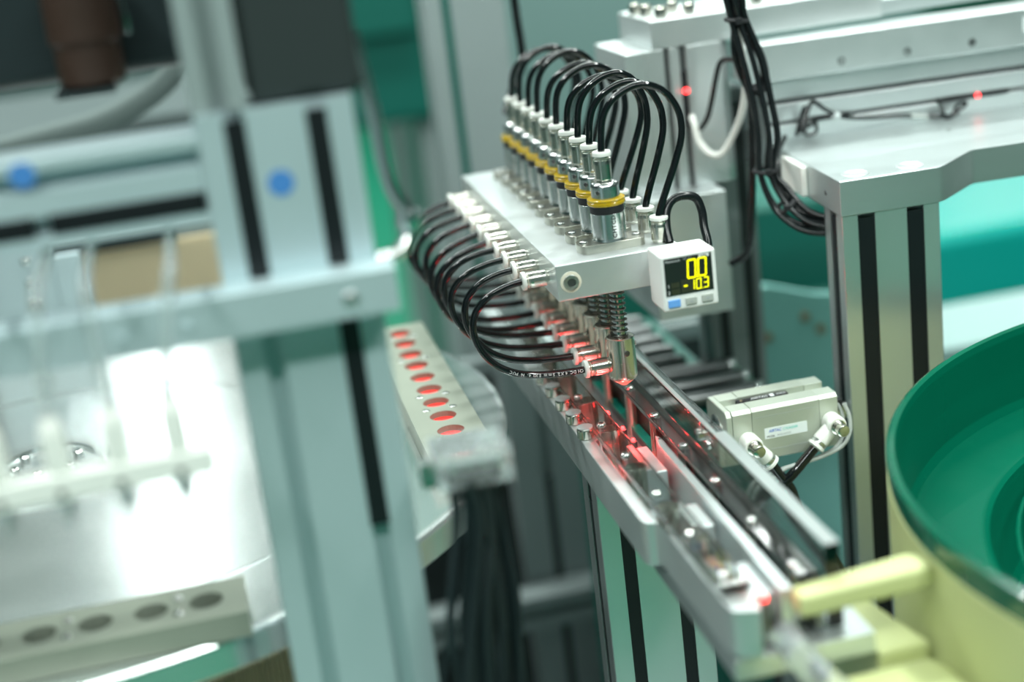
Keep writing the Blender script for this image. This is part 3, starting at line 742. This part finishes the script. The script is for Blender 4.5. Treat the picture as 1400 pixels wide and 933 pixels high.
cable('black_cable', [(.3300, .915, 1.2300), (.3285, .905, 1.1950), (.3285, .903, 1.1810), (.3345, .900, 1.1700), (.3400, .898, 1.1560), (.3420, .898, 1.1440), (.3405, .898, 1.1370), (.3360, .896, 1.1350), (.3330, .892, 1.1390)], .0027, 'black_rubber', 'thick sleeved black cable bent into a loop above the milled plate', n=10, sw=False)
cable('black_cable', [(.3260, .905, 1.1950), (.3270, .905, 1.1780), (.3260, .905, 1.1600), (.3290, .905, 1.1460), (.3330, .902, 1.1300), (.3310, .900, 1.1000), (.3300, .905, 1.0600), (.3290, .915, 1.0300), (.3200, .925, 1.0200)], .0024, 'black_cable', 'black cable dropping straight from the bundle behind the plate', n=10, sw=False)
cable('black_cable', [(.3630, SYc - .018, 1.0980), (.3500, .905, 1.0930), (.3440, .890, 1.0900), (.3400, .880, 1.0800), (.3420, .872, 1.0680), (.3480, .863, 1.0590), (.3600, .856, 1.0560)], .0016, 'black_cable', 'thin black cable joining the bundle from the slide switches', n=8, sw=False)
def tie(p, ax_, r, label):
    p = Vector(p); a_ = Vector(ax_).normalized(); u = a_.orthogonal().normalized(); w_ = a_.cross(u)
    e = empty('cable_tie', p, label, 'cable tie')
    pts = [p + (u * math.cos(2 * PI * k / 20) + w_ * math.sin(2 * PI * k / 20)) * r for k in range(21)]
    MB().tube(pts, .0014, 6).build('tie_band', 'black_rubber', e)
    q = p + Vector((-r * .2, -r, 0))
    MB().box(q.x - .002, q.x + .002, q.y - .002, q.y + .002, q.z - .002, q.z + .002).build('tie_head', 'black_rubber', e, bevel=.0004)
tie((.3268, .9000, 1.1800), (.15, 0, 1), .0066, 'black cable tie at the top of the cable bundle')
tie((.3325, .8820, 1.0885), (.0, .0, 1), .0072, 'black cable tie around the bundle beside the plate corner')
tie((.3395, .8720, 1.0670), (.6, 0, -.8), .0066, 'black cable tie where the bundle bends into the post')

# ------------------------------------------------------------------ bowl feeder
bx, by, bz, br = .5165, .5397, 1.0, .2456
bw = empty('bowl_feeder', (bx, by, BASE), 'large round vibratory bowl, glossy green inside and cream outside', 'bowl feeder')
MB().lathe([(.2432, .958 - .04), (.2440, .965), (.2448, .988), (.2456, .996), (.2452, .9990), (.2435, 1.0000), (.2412, .9992), (.2402, .996), (.2392, .975), (.2375, .957), (.2350, .9525),
            (.2000, .9500), (.1975, .9485), (.1965, .9450), (.1900, .905), (.1870, .9010), (.1500, .8990), (.0300, .9100), (0, .9120)], (bx, by, 0), n=128, caps=False).build('bowl_liner', 'bowl_green', bw)
MB().lathe([(.2200, .780), (.2440, .800), (.2448, .960), (.2452, .9860), (.2440, .9865), (.2425, .960)], (bx, by, 0), n=128, caps=False).build('bowl_shell', 'cream', bw)
MB().lathe([(.12, BASE), (.15, BASE + .02), (.15, .60), (.20, .76), (.225, .782), (.2, .79)], (bx, by, 0), n=48).build('drive_unit', 'cab_grey', bw)
sp_ = []
for k in range(60):
    a = math.radians(60 + k * 5.5); r_ = .1985 - .0009 * k
    sp_.append((bx + r_ * math.cos(a), by + r_ * math.sin(a), .9515 - .0006 * k))
MB().tube(sp_, .0013, 8).build('spiral_lip', 'bowl_green', bw)
ch = empty('feed_chute', (.235, .548, .955), 'cream plastic chute arm linking the green bowl to the track', 'chute')
MB().prism([(.2070, .5440), (.2075, .5560), (.2640, .5640), (.2700, .5600), (.2700, .5480), (.2600, .5460)], .9750, .9860).build('chute_arm', 'cream', ch, bevel=.003, seg=3)
MB().prism([(.1900, .5430), (.2690, .5450), (.2720, .500), (.200, .480)], .890, .9480).build('chute_tray', 'cream', ch, bevel=.010, seg=3)
MB().prism([(.2440, .5500), (.2440, .6050), (.2600, .6050), (.2690, .5500)], .880, .9480).build('chute_wing', 'cream', ch, bevel=.003, seg=3)
MB().tube(smooth_path([(.1960, .5420, .9760), (.2020, .5330, .9650), (.2130, .5210, .9520), (.2300, .5060, .9420), (.2600, .488, .9340)], 6), .0065, 14).build('chute_hose', 'clear_plastic', ch)

# ------------------------------------------------------------------ rotary table
DX, DY, DZ, DR = -.125, .890, .9765, .274
rt = empty('rotary_table', (DX, DY, BASE), 'large round polished metal indexing table with a raised hub', 'rotary table')
MB().lathe([(.20, DZ - .018), (DR - .002, DZ - .018), (DR, DZ - .016), (DR, DZ - .002), (DR - .0012, DZ - .0004), (DR - .003, DZ), (.215, DZ), (.2148, DZ + .0006), (.150, DZ + .0006), (.1496, DZ), (.05, DZ)], (DX, DY, 0), n=160).build('table_disc', 'disc_metal', rt)
hub = MB().lathe([(.030, DZ), (.038, DZ + .0005), (.038, DZ + .006), (.0365, DZ + .0075), (.028, DZ + .0075), (.027, DZ + .005), (.0, DZ + .005)], (DX, DY, 0), n=64).build('hub', 'disc_metal', rt)
for k in range(6):
    a = k * PI / 3 + .3
    screw('hub_bolt', (DX + .019 * math.cos(a), DY + .019 * math.sin(a), DZ + .005), .0034, .0035, (0, 0, 1), rt, 'chrome')
MB().lathe([(.05, BASE), (.05, DZ - .018 - .0005)], (DX, DY, 0), n=32).build('table_column', 'cab_grey', rt)

def fixture_bar(name, cx, cy, along, label, lit, halfw=.0185, n=10, thick=.0125):
    """plastic strip with ten round pockets; along 0 = X, 1 = Y"""
    e = empty(name, (cx, cy, DZ + .0007), label, 'fixture bar')
    z0 = DZ + .0007; z1 = z0 + thick
    L = n * PITCH + .012
    hx = .0086; hy = .0086
    # plate with round holes: grid cell per pocket bridged to a 24-gon
    m = MB(); N = 24
    def P(a, b, z): return (cx + a, cy + b, z) if along == 0 else (cx + b, cy + a, z)
    cell = PITCH / 2
    for k in range(n):
        ca = (k - (n - 1) / 2) * PITCH
        a0 = ca - cell - (.006 if k == 0 else 0); a1 = ca + cell + (.006 if k == n - 1 else 0)
        ring = [(ca + .0078 * math.cos(2 * PI * q / N), .0078 * math.sin(2 * PI * q / N)) for q in range(N)]
        outer = []
        for q in range(N):
            c_, s_ = math.cos(2 * PI * q / N), math.sin(2 * PI * q / N)
            ext = a1 - ca if c_ > 0 else ca - a0
            t = min(ext / abs(c_) if abs(c_) > 1e-6 else 9, halfw / abs(s_) if abs(s_) > 1e-6 else 9)
            outer.append((ca + c_ * t, s_ * t))
        # snap corner directions
        for (ex, ey) in ((a1, halfw), (a0, halfw), (a0, -halfw), (a1, -halfw)):
            bq = min(range(N), key=lambda q: (outer[q][0] - ex) ** 2 + (outer[q][1] - ey) ** 2); outer[bq] = (ex, ey)
        vs = [P(a, b, z1) for a, b in ring] + [P(a, b, z1) for a, b in outer] + [P(a, b, z0 + .003) for a, b in ring]
        fs = []
        for q in range(N):
            q2 = (q + 1) % N
            fs += [(q, q2, N + q2, N + q), (q, q2, 2 * N + q2, 2 * N + q)]
        m.add(vs, fs)
    A0 = -(n / 2) * PITCH - .006; A1 = -A0
    vs = [P(A0, -halfw, z0), P(A1, -halfw, z0), P(A1, halfw, z0), P(A0, halfw, z0), P(A0, -halfw, z1), P(A1, -halfw, z1), P(A1, halfw, z1), P(A0, halfw, z1)]
    m.add(vs, [(0, 1, 2, 3), (0, 1, 5, 4), (1, 2, 6, 5), (2, 3, 7, 6), (3, 0, 4, 7)])
    m.build('bar_body', 'strip_plastic', e, smooth=0)
    for k in range(n):
        ca = (k - (n - 1) / 2) * PITCH
        p = P(ca, 0, z0 + (.0085 if lit else .003))
        MB().lathe([(.0077, 0), (.0077, .0004), (0, .0004)], p, n=24).build('pocket_lens' if lit else 'pocket_floor', 'red_backlight' if lit else 'dark_steel', e)
    for k in range(n - 1):
        if k in (2, 6, 8) or lit and k % 3 == 0:
            ca = (k - (n - 2) / 2) * PITCH
            for b in (-.008, .008):
                screw('bar_screw', P(ca, b, z1), .0022, .0006, (0, 0, 1), e, 'steel', n=12)
    return e
fixture_bar('fixture_bar', .1050, .8880, 1, 'pale plastic fixture bar with a row of red lit pockets on the rotary table', True)
fixture_bar('fixture_bar', -.1480, .6480, 0, 'pale plastic fixture bar with dark empty pockets at the rim of the rotary table', False)

# ------------------------------------------------------------------ left frame
LX, LY = -.0035, .603
lp = empty('machine_post', (LX + .031, LY + .015, BASE), 'pale aluminium profile post with short black slot covers beside the rotary table', 'frame post')
MB().prism([(LX + a, LY + b) for a, b in profile(.062, .03, (.0150, .0470))], BASE, 1.2130).build('profile_body', 'alu_soft', lp, smooth=30)
for c_, z0, z1 in ((.0470, 1.030, 1.1255), (.0470, 1.1465, 1.2095), (.0150, 1.1465, 1.2095)):
    MB().box(LX + c_ - .0042, LX + c_ + .0042, LY - .0003, LY + .0016, z0, z1).build('slot_cover', 'black_cover', lp, smooth=0)
MB().lathe([(.0052, 0), (.0052, .0003), (0, .0003)], (.0257, LY, 1.1826), (0, -1, 0), 24).build('sticker', 'blue_sticker', lp)
mp_ = empty('cross_plate', (-.03, .594, 1.1275), 'pale aluminium cross plate bolted over the front of the machine post', 'plate')
MB().box(-.30, .0640, .5855, .6025, 1.1275, 1.1460).build('plate_body', 'alu_soft', mp_, bevel=.0008)
for x in (.0445, -.0450, -.02):
    screw('bolt', (x, .5855, 1.1360), .0030 if x > 0 else .0016, .0014, (0, -1, 0), mp_, 'steel' if x > 0 else 'alu_soft')
hb = empty('cross_beam', (-.15, .615, 1.172), 'pale aluminium cross beam with a black slot cover above the rotary table', 'frame beam')
toH = lambda a, b, c: (c, b, a)
MB().prism([(1.1715 + a, LY + b) for a, b in profile(.035, .03, (.0085, .0260), side=False)], -.40, LX - .0003, toH).build('profile_body', 'alu_soft', hb, smooth=30)
MB().box(-.0640, -.0042, LY - .0003, LY + .0016, 1.1762, 1.1843).build('slot_cover', 'black_cover', hb, smooth=0)
MB().box(-.30, -.0700, LY - .0003, LY + .0016, 1.1762, 1.1843).build('slot_cover', 'black_cover', hb, smooth=0)
MB().lathe([(.0050, 0), (.0050, .0003), (0, .0003)], (-.0703, LY, 1.2010), (0, -1, 0), 24).build('sticker', 'blue_sticker', hb)
up = post('upper_column', LX - .0005, LY + .002, 1.2132, 1.42, 'narrow pale aluminium column rising from the top of the machine post', wd=.022, dp=.022, covers=False, slots=(.011,), mats=('cab_grey', 'black_cover'))
gb = empty('drive_block', (.04, .64, 1.2132), 'dark grey drive block mounted on top of the machine post', 'drive block')
MB().box(.0195, .0640, LY + .004, LY + .060, 1.2132, 1.262).build('block_body', 'dark_box', gb, bevel=.004)
MB().box(.0240, .0600, LY + .008, LY + .056, 1.262, 1.36).build('motor_body', 'cab_dark', gb, bevel=.003)
ho = MB().tube(smooth_path([(.0640, .625, 1.235), (.0680, .622, 1.2000), (.0690, .620, 1.1800), (.0710, .618, 1.1690), (.0755, .616, 1.1600), (.0765, .615, 1.1540), (.0725, .613, 1.1470), (.0665, .611, 1.1440), (.0600, .611, 1.1430)], 6), .0030, 10).build('steel_pipe', 'chrome', loc=(.064, .625, 1.235))
tag(ho, 'thin bright bent steel pipe beside the machine post', 'pipe')
MB().lathe([(.0048, -.004), (.0052, 0), (.0048, .004)], (.0760, .6152, 1.1570), (.2, 0, 1), 16).build('pipe_nut', 'chrome', ho)

# dispensing needles
NY = .560
nb = empty('needle_bar', (-.06, NY, 1.08), 'white plastic bar holding the row of dispensing needles', 'needle bar')
MB().box(-.20, -.0180, NY - .004, NY + .006, 1.0855, 1.0955).build('bar_body', 'white_plastic', nb, bevel=.0008)
NX = [-.0755 + .0222 * (k - 1) for k in range(4)]
for x in NX:
    MB().lathe([(.0016, 0), (.0016, .0003), (0, .0003)], (x, NY - .004, 1.0885), (0, -1, 0), 14).build('set_screw', 'print_black', nb)
for k, x in enumerate(NX):
    nd = empty('dispensing_needle', (x, NY, 1.070), ('translucent dispensing needle fourth from the free end of the white bar', 'translucent dispensing needle third from the free end of the white bar', 'translucent dispensing needle second from the free end of the white bar', 'translucent dispensing needle at the free end of the white bar')[k], 'needle', 'dispensing needles')
    MB().lathe([(.0006, 1.0710), (.0012, 1.0760), (.0034, 1.0800), (.0042, 1.0850)], (x, NY + .001, 0), n=18).build('needle_tip', 'clear_plastic', nd)
    MB().lathe([(.0042, 1.0956), (.0046, 1.0990), (.0046, 1.1120), (.0032, 1.1170), (.0022, 1.1190)], (x + .0004, NY + .001, 0), n=18).build('needle_barrel', 'white_plastic', nd)
    MB().lathe([(.0028, 1.1170), (.0028, 1.1200), (.0020, 1.1206)], (x + .0004, NY + .001, 0), n=14).build('needle_neck', 'print_grey', nd)
    sh = (.004, .006, .001, .010)[k]
    t_ = MB().tube(smooth_path([(x + .0004, NY + .001, 1.1190), (x + sh * .3, NY, 1.1350), (x + sh * .7, NY + .001, 1.1540), (x + sh * .9, NY + .004, 1.1625), (x + sh, NY + .012, 1.1655), (x + sh, NY + .030, 1.1660), (x + sh, NY + .070, 1.1660)], 6), .0021, 10).build('feed_tube', 'clear_plastic', loc=(x, NY, 1.119))
    tag(t_, ('clear feed tube rising from the needle furthest from the machine post', 'clear feed tube rising from the second needle along the white bar', 'clear feed tube rising from the third needle along the white bar', 'clear feed tube rising from the needle nearest the machine post')[k], 'tube', 'needle feed tubes')

# wire loom hanging in the foreground right of the post
wl = empty('wire_loom', (.082, .585, .86), 'hanging bundle of black wires under a clear plastic connector block', 'wire bundle')
rnd = random.Random(5)
for k in range(26):
    a = rnd.uniform(0, 2 * PI); r_ = math.sqrt(rnd.random())
    x = .0855 + r_ * .0125 * math.cos(a); y = .590 + r_ * .010 * math.sin(a)
    pts = [(x, y, 1.0520), (x + rnd.uniform(-.002, .002), y, 1.030), (.081 + (x - .0855) * 1.5 + rnd.uniform(-.004, .004), y - .004 + rnd.uniform(-.004, .004), .990),
           (.077 + (x - .0855) * 1.9 + rnd.uniform(-.006, .006), y - .008, .940), (.074 + (x - .0855) * 2.1, y - .008, .86)]
    MB().tube(smooth_path(pts, 4), rnd.uniform(.0013, .0021), 7).build('wire', 'wire_grey' if k % 7 == 3 else 'wire_black', wl)
MB().box(.0680, .1000, .580, .606, 1.0480, 1.0640).build('connector_block', 'clear_plastic', wl, bevel=.001)
for k in range(4):
    MB().lathe([(.0028, 1.046), (.0028, 1.056)], (.0765 + .006 * k, .592, 0), n=12).build('contact', 'steel', wl)
MB().box(.0640, .0985, .607, .6125, 1.040, 1.052).build('connector_bracket', 'steel', wl, bevel=.0006)

# ------------------------------------------------------------------ background machinery
def cabinet(name, x0, x1, y0, y1, z0, z1, m, label, cat='cabinet', panels=True, m2='cab_grey', bev=.01):
    e = empty(name, ((x0 + x1) / 2, (y0 + y1) / 2, z0), label, cat)
    MB().box(x0, x1, y0, y1, z0, z1).build('housing', m, e, bevel=bev)
    if panels:
        wx = (x1 - x0)
        MB().box(x0 + wx * .08, x1 - wx * .08, y0 - .012, y0 - .0005, z0 + (z1 - z0) * .12, z1 - (z1 - z0) * .10).build('door_panel', m, e, bevel=.004)
        MB().box(x1 - wx * .18, x1 - wx * .14, y0 - .03, y0 - .0125, (z0 + z1) / 2 - .06, (z0 + z1) / 2 + .06).build('door_handle', m2, e, bevel=.004)
    return e
# grey frame post behind the far end of the manifold
post('rear_post', .1930, 1.275, BASE, 1.60, 'blurred grey profile post with a dark slot behind the manifold', wd=.068, dp=.04, slots=(.0185,), mats=('cab_grey', 'deep_green'), cover_top=.01)

# lower rear frame, seen beside the conveyor post
post('lower_post', .205, 1.190, BASE, .900, 'grey profile post with a dark slot low behind the track plate', wd=.058, dp=.04, slots=(.029,), mats=('panel_grey', 'dark_box'), cover_top=.12)
post('lower_post', .275, 1.205, BASE, .870, 'grey profile post close behind the conveyor post', wd=.045, dp=.04, slots=(.022,), mats=('panel_grey', 'dark_box'), cover_top=.01)
lbm = empty('lower_beam', (.2, 1.175, .655), 'grey horizontal frame beam low behind the track plate', 'frame beam')
MB().prism([(.655 + a, 1.158 + b) for a, b in profile(.030, .03, (.015,), side=False)], .10, .45, lambda a, b, c: (c, b, a)).build('profile_body', 'panel_grey', lbm, smooth=30)
pn = empty('guard_panel', (.15, 1.24, BASE), 'dark guard panel closing the lower machine frame', 'panel')
MB().box(-.05, .42, 1.246, 1.252, BASE, .860).build('panel_sheet', 'dark_box', pn, bevel=.001)
MB().box(-.055, .425, 1.246, 1.260, .861, .876).build('panel_edge', 'panel_grey', pn, bevel=.001)
# row of dark rods behind the guide wall
for k in range(8):
    y = .925 + .0262 * k
    rd = empty('guide_rod', (.29, y, .925), 'dark steel rod with bright tip %s in the row behind the square pneumatic cylinder' % ORD[k], 'rod', 'row of dark rods')
    xe = .330 if k < 3 else .300
    MB().cyl((.245, y, .930), (xe, y, .930), .0062, 16).build('rod_body', 'dark_steel', rd)
    MB().lathe([(.0052, 0), (.0056, .001), (.0056, .005), (.0040, .007), (.0, .0075)], (xe, y, .930), (1, 0, 0), 16).build('rod_tip', 'steel' if k < 3 else 'dark_steel', rd)
rk = empty('rod_rack', (.29, 1.02, BASE), 'dark rack block under the row of rods', 'rack')
MB().box(.250, .322, .905, 1.135, BASE, .9235).build('rack_body', 'deep_green', rk, bevel=.001)
MB().box(.2600, .2680, .905, 1.135, .9236, .9255).build('rack_rail', 'steel', rk, bevel=.0004)
# dark and teal uprights behind the sensor
post('rear_upright', .3290, 1.003, BASE, 1.12, 'dark teal profile upright behind the display gauge', wd=.040, dp=.03, slots=(.0105, .0310), mats=('panel_grey', 'dark_box'), cover_top=.01)
tpn = empty('backing_plate', (.46, 1.16, BASE), 'teal grey backing plate with four bronze screws behind the square cylinder', 'plate')
MB().prism([(.4135, .60), (.4135, .9250), (.4280, .9280), (.4700, .9130), (.500, .9080), (.500, .60)], 1.150, 1.158, lambda a, b, c: (a, c, b)).build('plate_body', 'panel_teal', tpn, bevel=.001)
for x, z_ in ((.425, .883), (.4165, .897), (.459, .895), (.472, .882)):
    screw('plate_screw', (x, 1.150, z_), .0042, .003, (0, -1, 0), tpn, 'bronze')
MB().box(.4150, .4990, 1.1585, 1.19, BASE, .60).build('plate_stand', 'panel_grey', tpn, bevel=.001)
cabinet('machine_cabinet', .44, .62, 1.385, 1.70, 0, .935, 'deep_green', 'dark green machine cabinet behind the teal backing plate')
# turquoise bin and pale table seen right of the support post
cabinet('storage_bin', .72, 1.20, 1.62, 2.10, .40, .800, 'turquoise', 'bright turquoise storage bin behind the support post', 'bin', panels=False, bev=.02)
wt = empty('side_table', (.95, 1.7, 0), 'pale grey side table in front of the turquoise bin', 'table')
MB().box(.64, 1.30, 1.38, 2.20, .370, .399).build('table_top', 'cab_pale', wt, bevel=.003)
for x in (.67, 1.26):
    for y in (1.42, 2.16):
        MB().box(x - .02, x + .02, y - .02, y + .02, 0, .3698).build('leg', 'cab_grey', wt, bevel=.002)
pb = empty('parts_tray', (.66, 1.22, .76), 'pale grey parts tray beside the green bowl', 'tray')
MB().box(.590, .760, 1.185, 1.30, .812, .829).build('tray_body', 'cab_pale', pb, bevel=.003)
MB().box(.600, .750, 1.19, 1.295, BASE, .8115).build('tray_stand', 'cab_pale', pb, bevel=.003)
# far cabinets
cabinet('tall_cabinet', .45, 1.60, 3.2, 3.9, 0, 2.1, 'cab_pale', 'tall pale teal machine cabinet far behind the manifold')
cabinet('control_cabinet', .10, .34, 2.2, 2.7, .93, 2.0, 'deep_green', 'dark green control cabinet far behind the machine post', panels=True)
MB_ = empty('cabinet_stand', (.22, 2.45, 0), 'open stand carrying the dark green control cabinet', 'stand')
for x in (.12, .32):
    for y in (2.24, 2.66):
        MB().box(x - .012, x + .012, y - .012, y + .012, 0, .9295).build('leg', 'cab_grey', MB_, bevel=.002)
# dark equipment above the rotary table
eq = empty('drive_housing', (-.15, .66, 1.2070), 'black drive housing raised on brackets above the cross beam', 'drive housing')
MB().box(-.40, .0350, .700, .860, 1.2220, 1.46).build('housing', 'cab_dark', eq, bevel=.006)
for x in (-.28, -.150):
    MB().box(x - .012, x + .012, .606, .699, 1.2070, 1.2190).build('bracket', 'cab_dark', eq, bevel=.001)
    MB().box(x - .012, x + .012, .700, .800, 1.2070, 1.2218).build('bracket_riser', 'cab_dark', eq, bevel=.001)
mo = empty('brown_motor', (-.040, .680, 1.2192), 'brown rounded motor can in front of the black drive housing', 'motor')
MB().lathe([(.011, 1.2215), (.0140, 1.2235), (.0140, 1.2400), (.0155, 1.2410), (.0155, 1.2640), (.0135, 1.2700), (.006, 1.2715)], (-.0420, .6830, 0), n=32).build('motor_can', 'brown', mo)
MB().box(-.058, -.0330, .668, .6990, 1.2192, 1.2213).build('motor_shelf', 'cab_dark', mo, bevel=.0005)
MB().tube(smooth_path([(-.0255, .676, 1.262), (-.0240, .675, 1.256), (-.0230, .675, 1.249), (-.0232, .676, 1.242)], 5), .0012, 8).build('motor_lead', 'chrome', mo)
ped = empty('rear_console', (-.20, 1.60, 0), 'dark low console standing behind the rotary table', 'console')
MB().box(-.60, .09, 1.52, 1.83, 0, 1.0900).build('console_body', 'matte_dark', ped, bevel=.006)
MB().box(-.57, .06, 1.508, 1.5195, .80, 1.06).build('console_panel', 'matte_grey', ped, bevel=.003)
pp = MB().tube(smooth_path([(-.30, 1.20, 1.118), (-.18, 1.20, 1.122), (-.119, 1.20, 1.128), (-.068, 1.20, 1.136), (-.026, 1.20, 1.155), (-.001, 1.20, 1.182), (.010, 1.20, 1.214), (.014, 1.20, 1.26), (.014, 1.20, 1.40)], 6), .0095, 16).build('conduit', 'matte_grey', loc=(-.30, 1.20, 1.118))
tag(pp, 'thick grey bent conduit curving up behind the cross beam', 'conduit')
MB().lathe([(.0145, 0), (.0150, .004), (.0145, .02)], (.014, 1.20, 1.25), (0, 0, 1), 18).build('conduit_clamp', 'steel', pp)
# ribbed cream belt and silver bracket behind the table
rb = empty('ribbed_belt', (-.06, 1.30, .96), 'cream ribbed belt running behind the rotary table', 'belt')
m = MB()
for k in range(70):
    x = -.150 + k * .0022
    m.lathe([(.0011, .960), (.0011, 1.012)], (x, 1.298, 0), n=8)
m.build('belt_ribs', 'belt_cream', rb)
MB().box(-.152, .006, 1.2985, 1.304, .958, 1.014).build('belt_back', 'belt_cream', rb, smooth=0)
MB().box(-.150, -.040, 1.292, 1.2965, 1.0145, 1.026).build('belt_shadow_bar', 'cab_dark', rb, bevel=.001)  # dark bar standing in for the shadow above the belt
MB().box(-.155, .010, 1.3045, 1.328, BASE, 1.030).build('belt_stand', 'panel_grey', rb, bevel=.002)
sb = empty('silver_bracket', (-.135, 1.19, .97), 'silver bracket with a column of screws at the back of the rotary table', 'bracket')
MB().box(-.190, -.130, 1.180, 1.188, .94, 1.062).build('bracket_plate', 'alu_soft', sb, bevel=.001)
MB().box(-.1298, -.108, 1.180, 1.188, .94, 1.042).build('bracket_wing', 'alu_soft', sb, bevel=.001)
MB().box(-.185, -.110, 1.1885, 1.23, BASE, 1.030).build('bracket_stand', 'panel_grey', sb, bevel=.002)
for z_ in (1.042, 1.024, 1.008):
    screw('bracket_screw', (-.148, 1.180, z_), .0040, .003, (0, -1, 0), sb, 'chrome')
for k, (x0, x1) in enumerate(((-.40, .30),)):
    rb2 = empty('ribbed_belt', (0, .74, .92), 'tan ribbed belt passing under the rim of the rotary table', 'belt')
    m = MB()
    for q in range(130):
        m.lathe([(.0012, 0), (.0012, .09)], (-.30 + q * .0026, .640, .9215), (0, 1, 0), n=6)
    m.build('belt_ribs', 'belt_cream', rb2)
    MB().box(-.30, .037, .640, .730, .916, .9212).build('belt_back', 'belt_cream', rb2, smooth=0)
    MB().box(-.28, .02, .645, .725, BASE, .9155).build('belt_bed', 'panel_grey', rb2, bevel=.002)
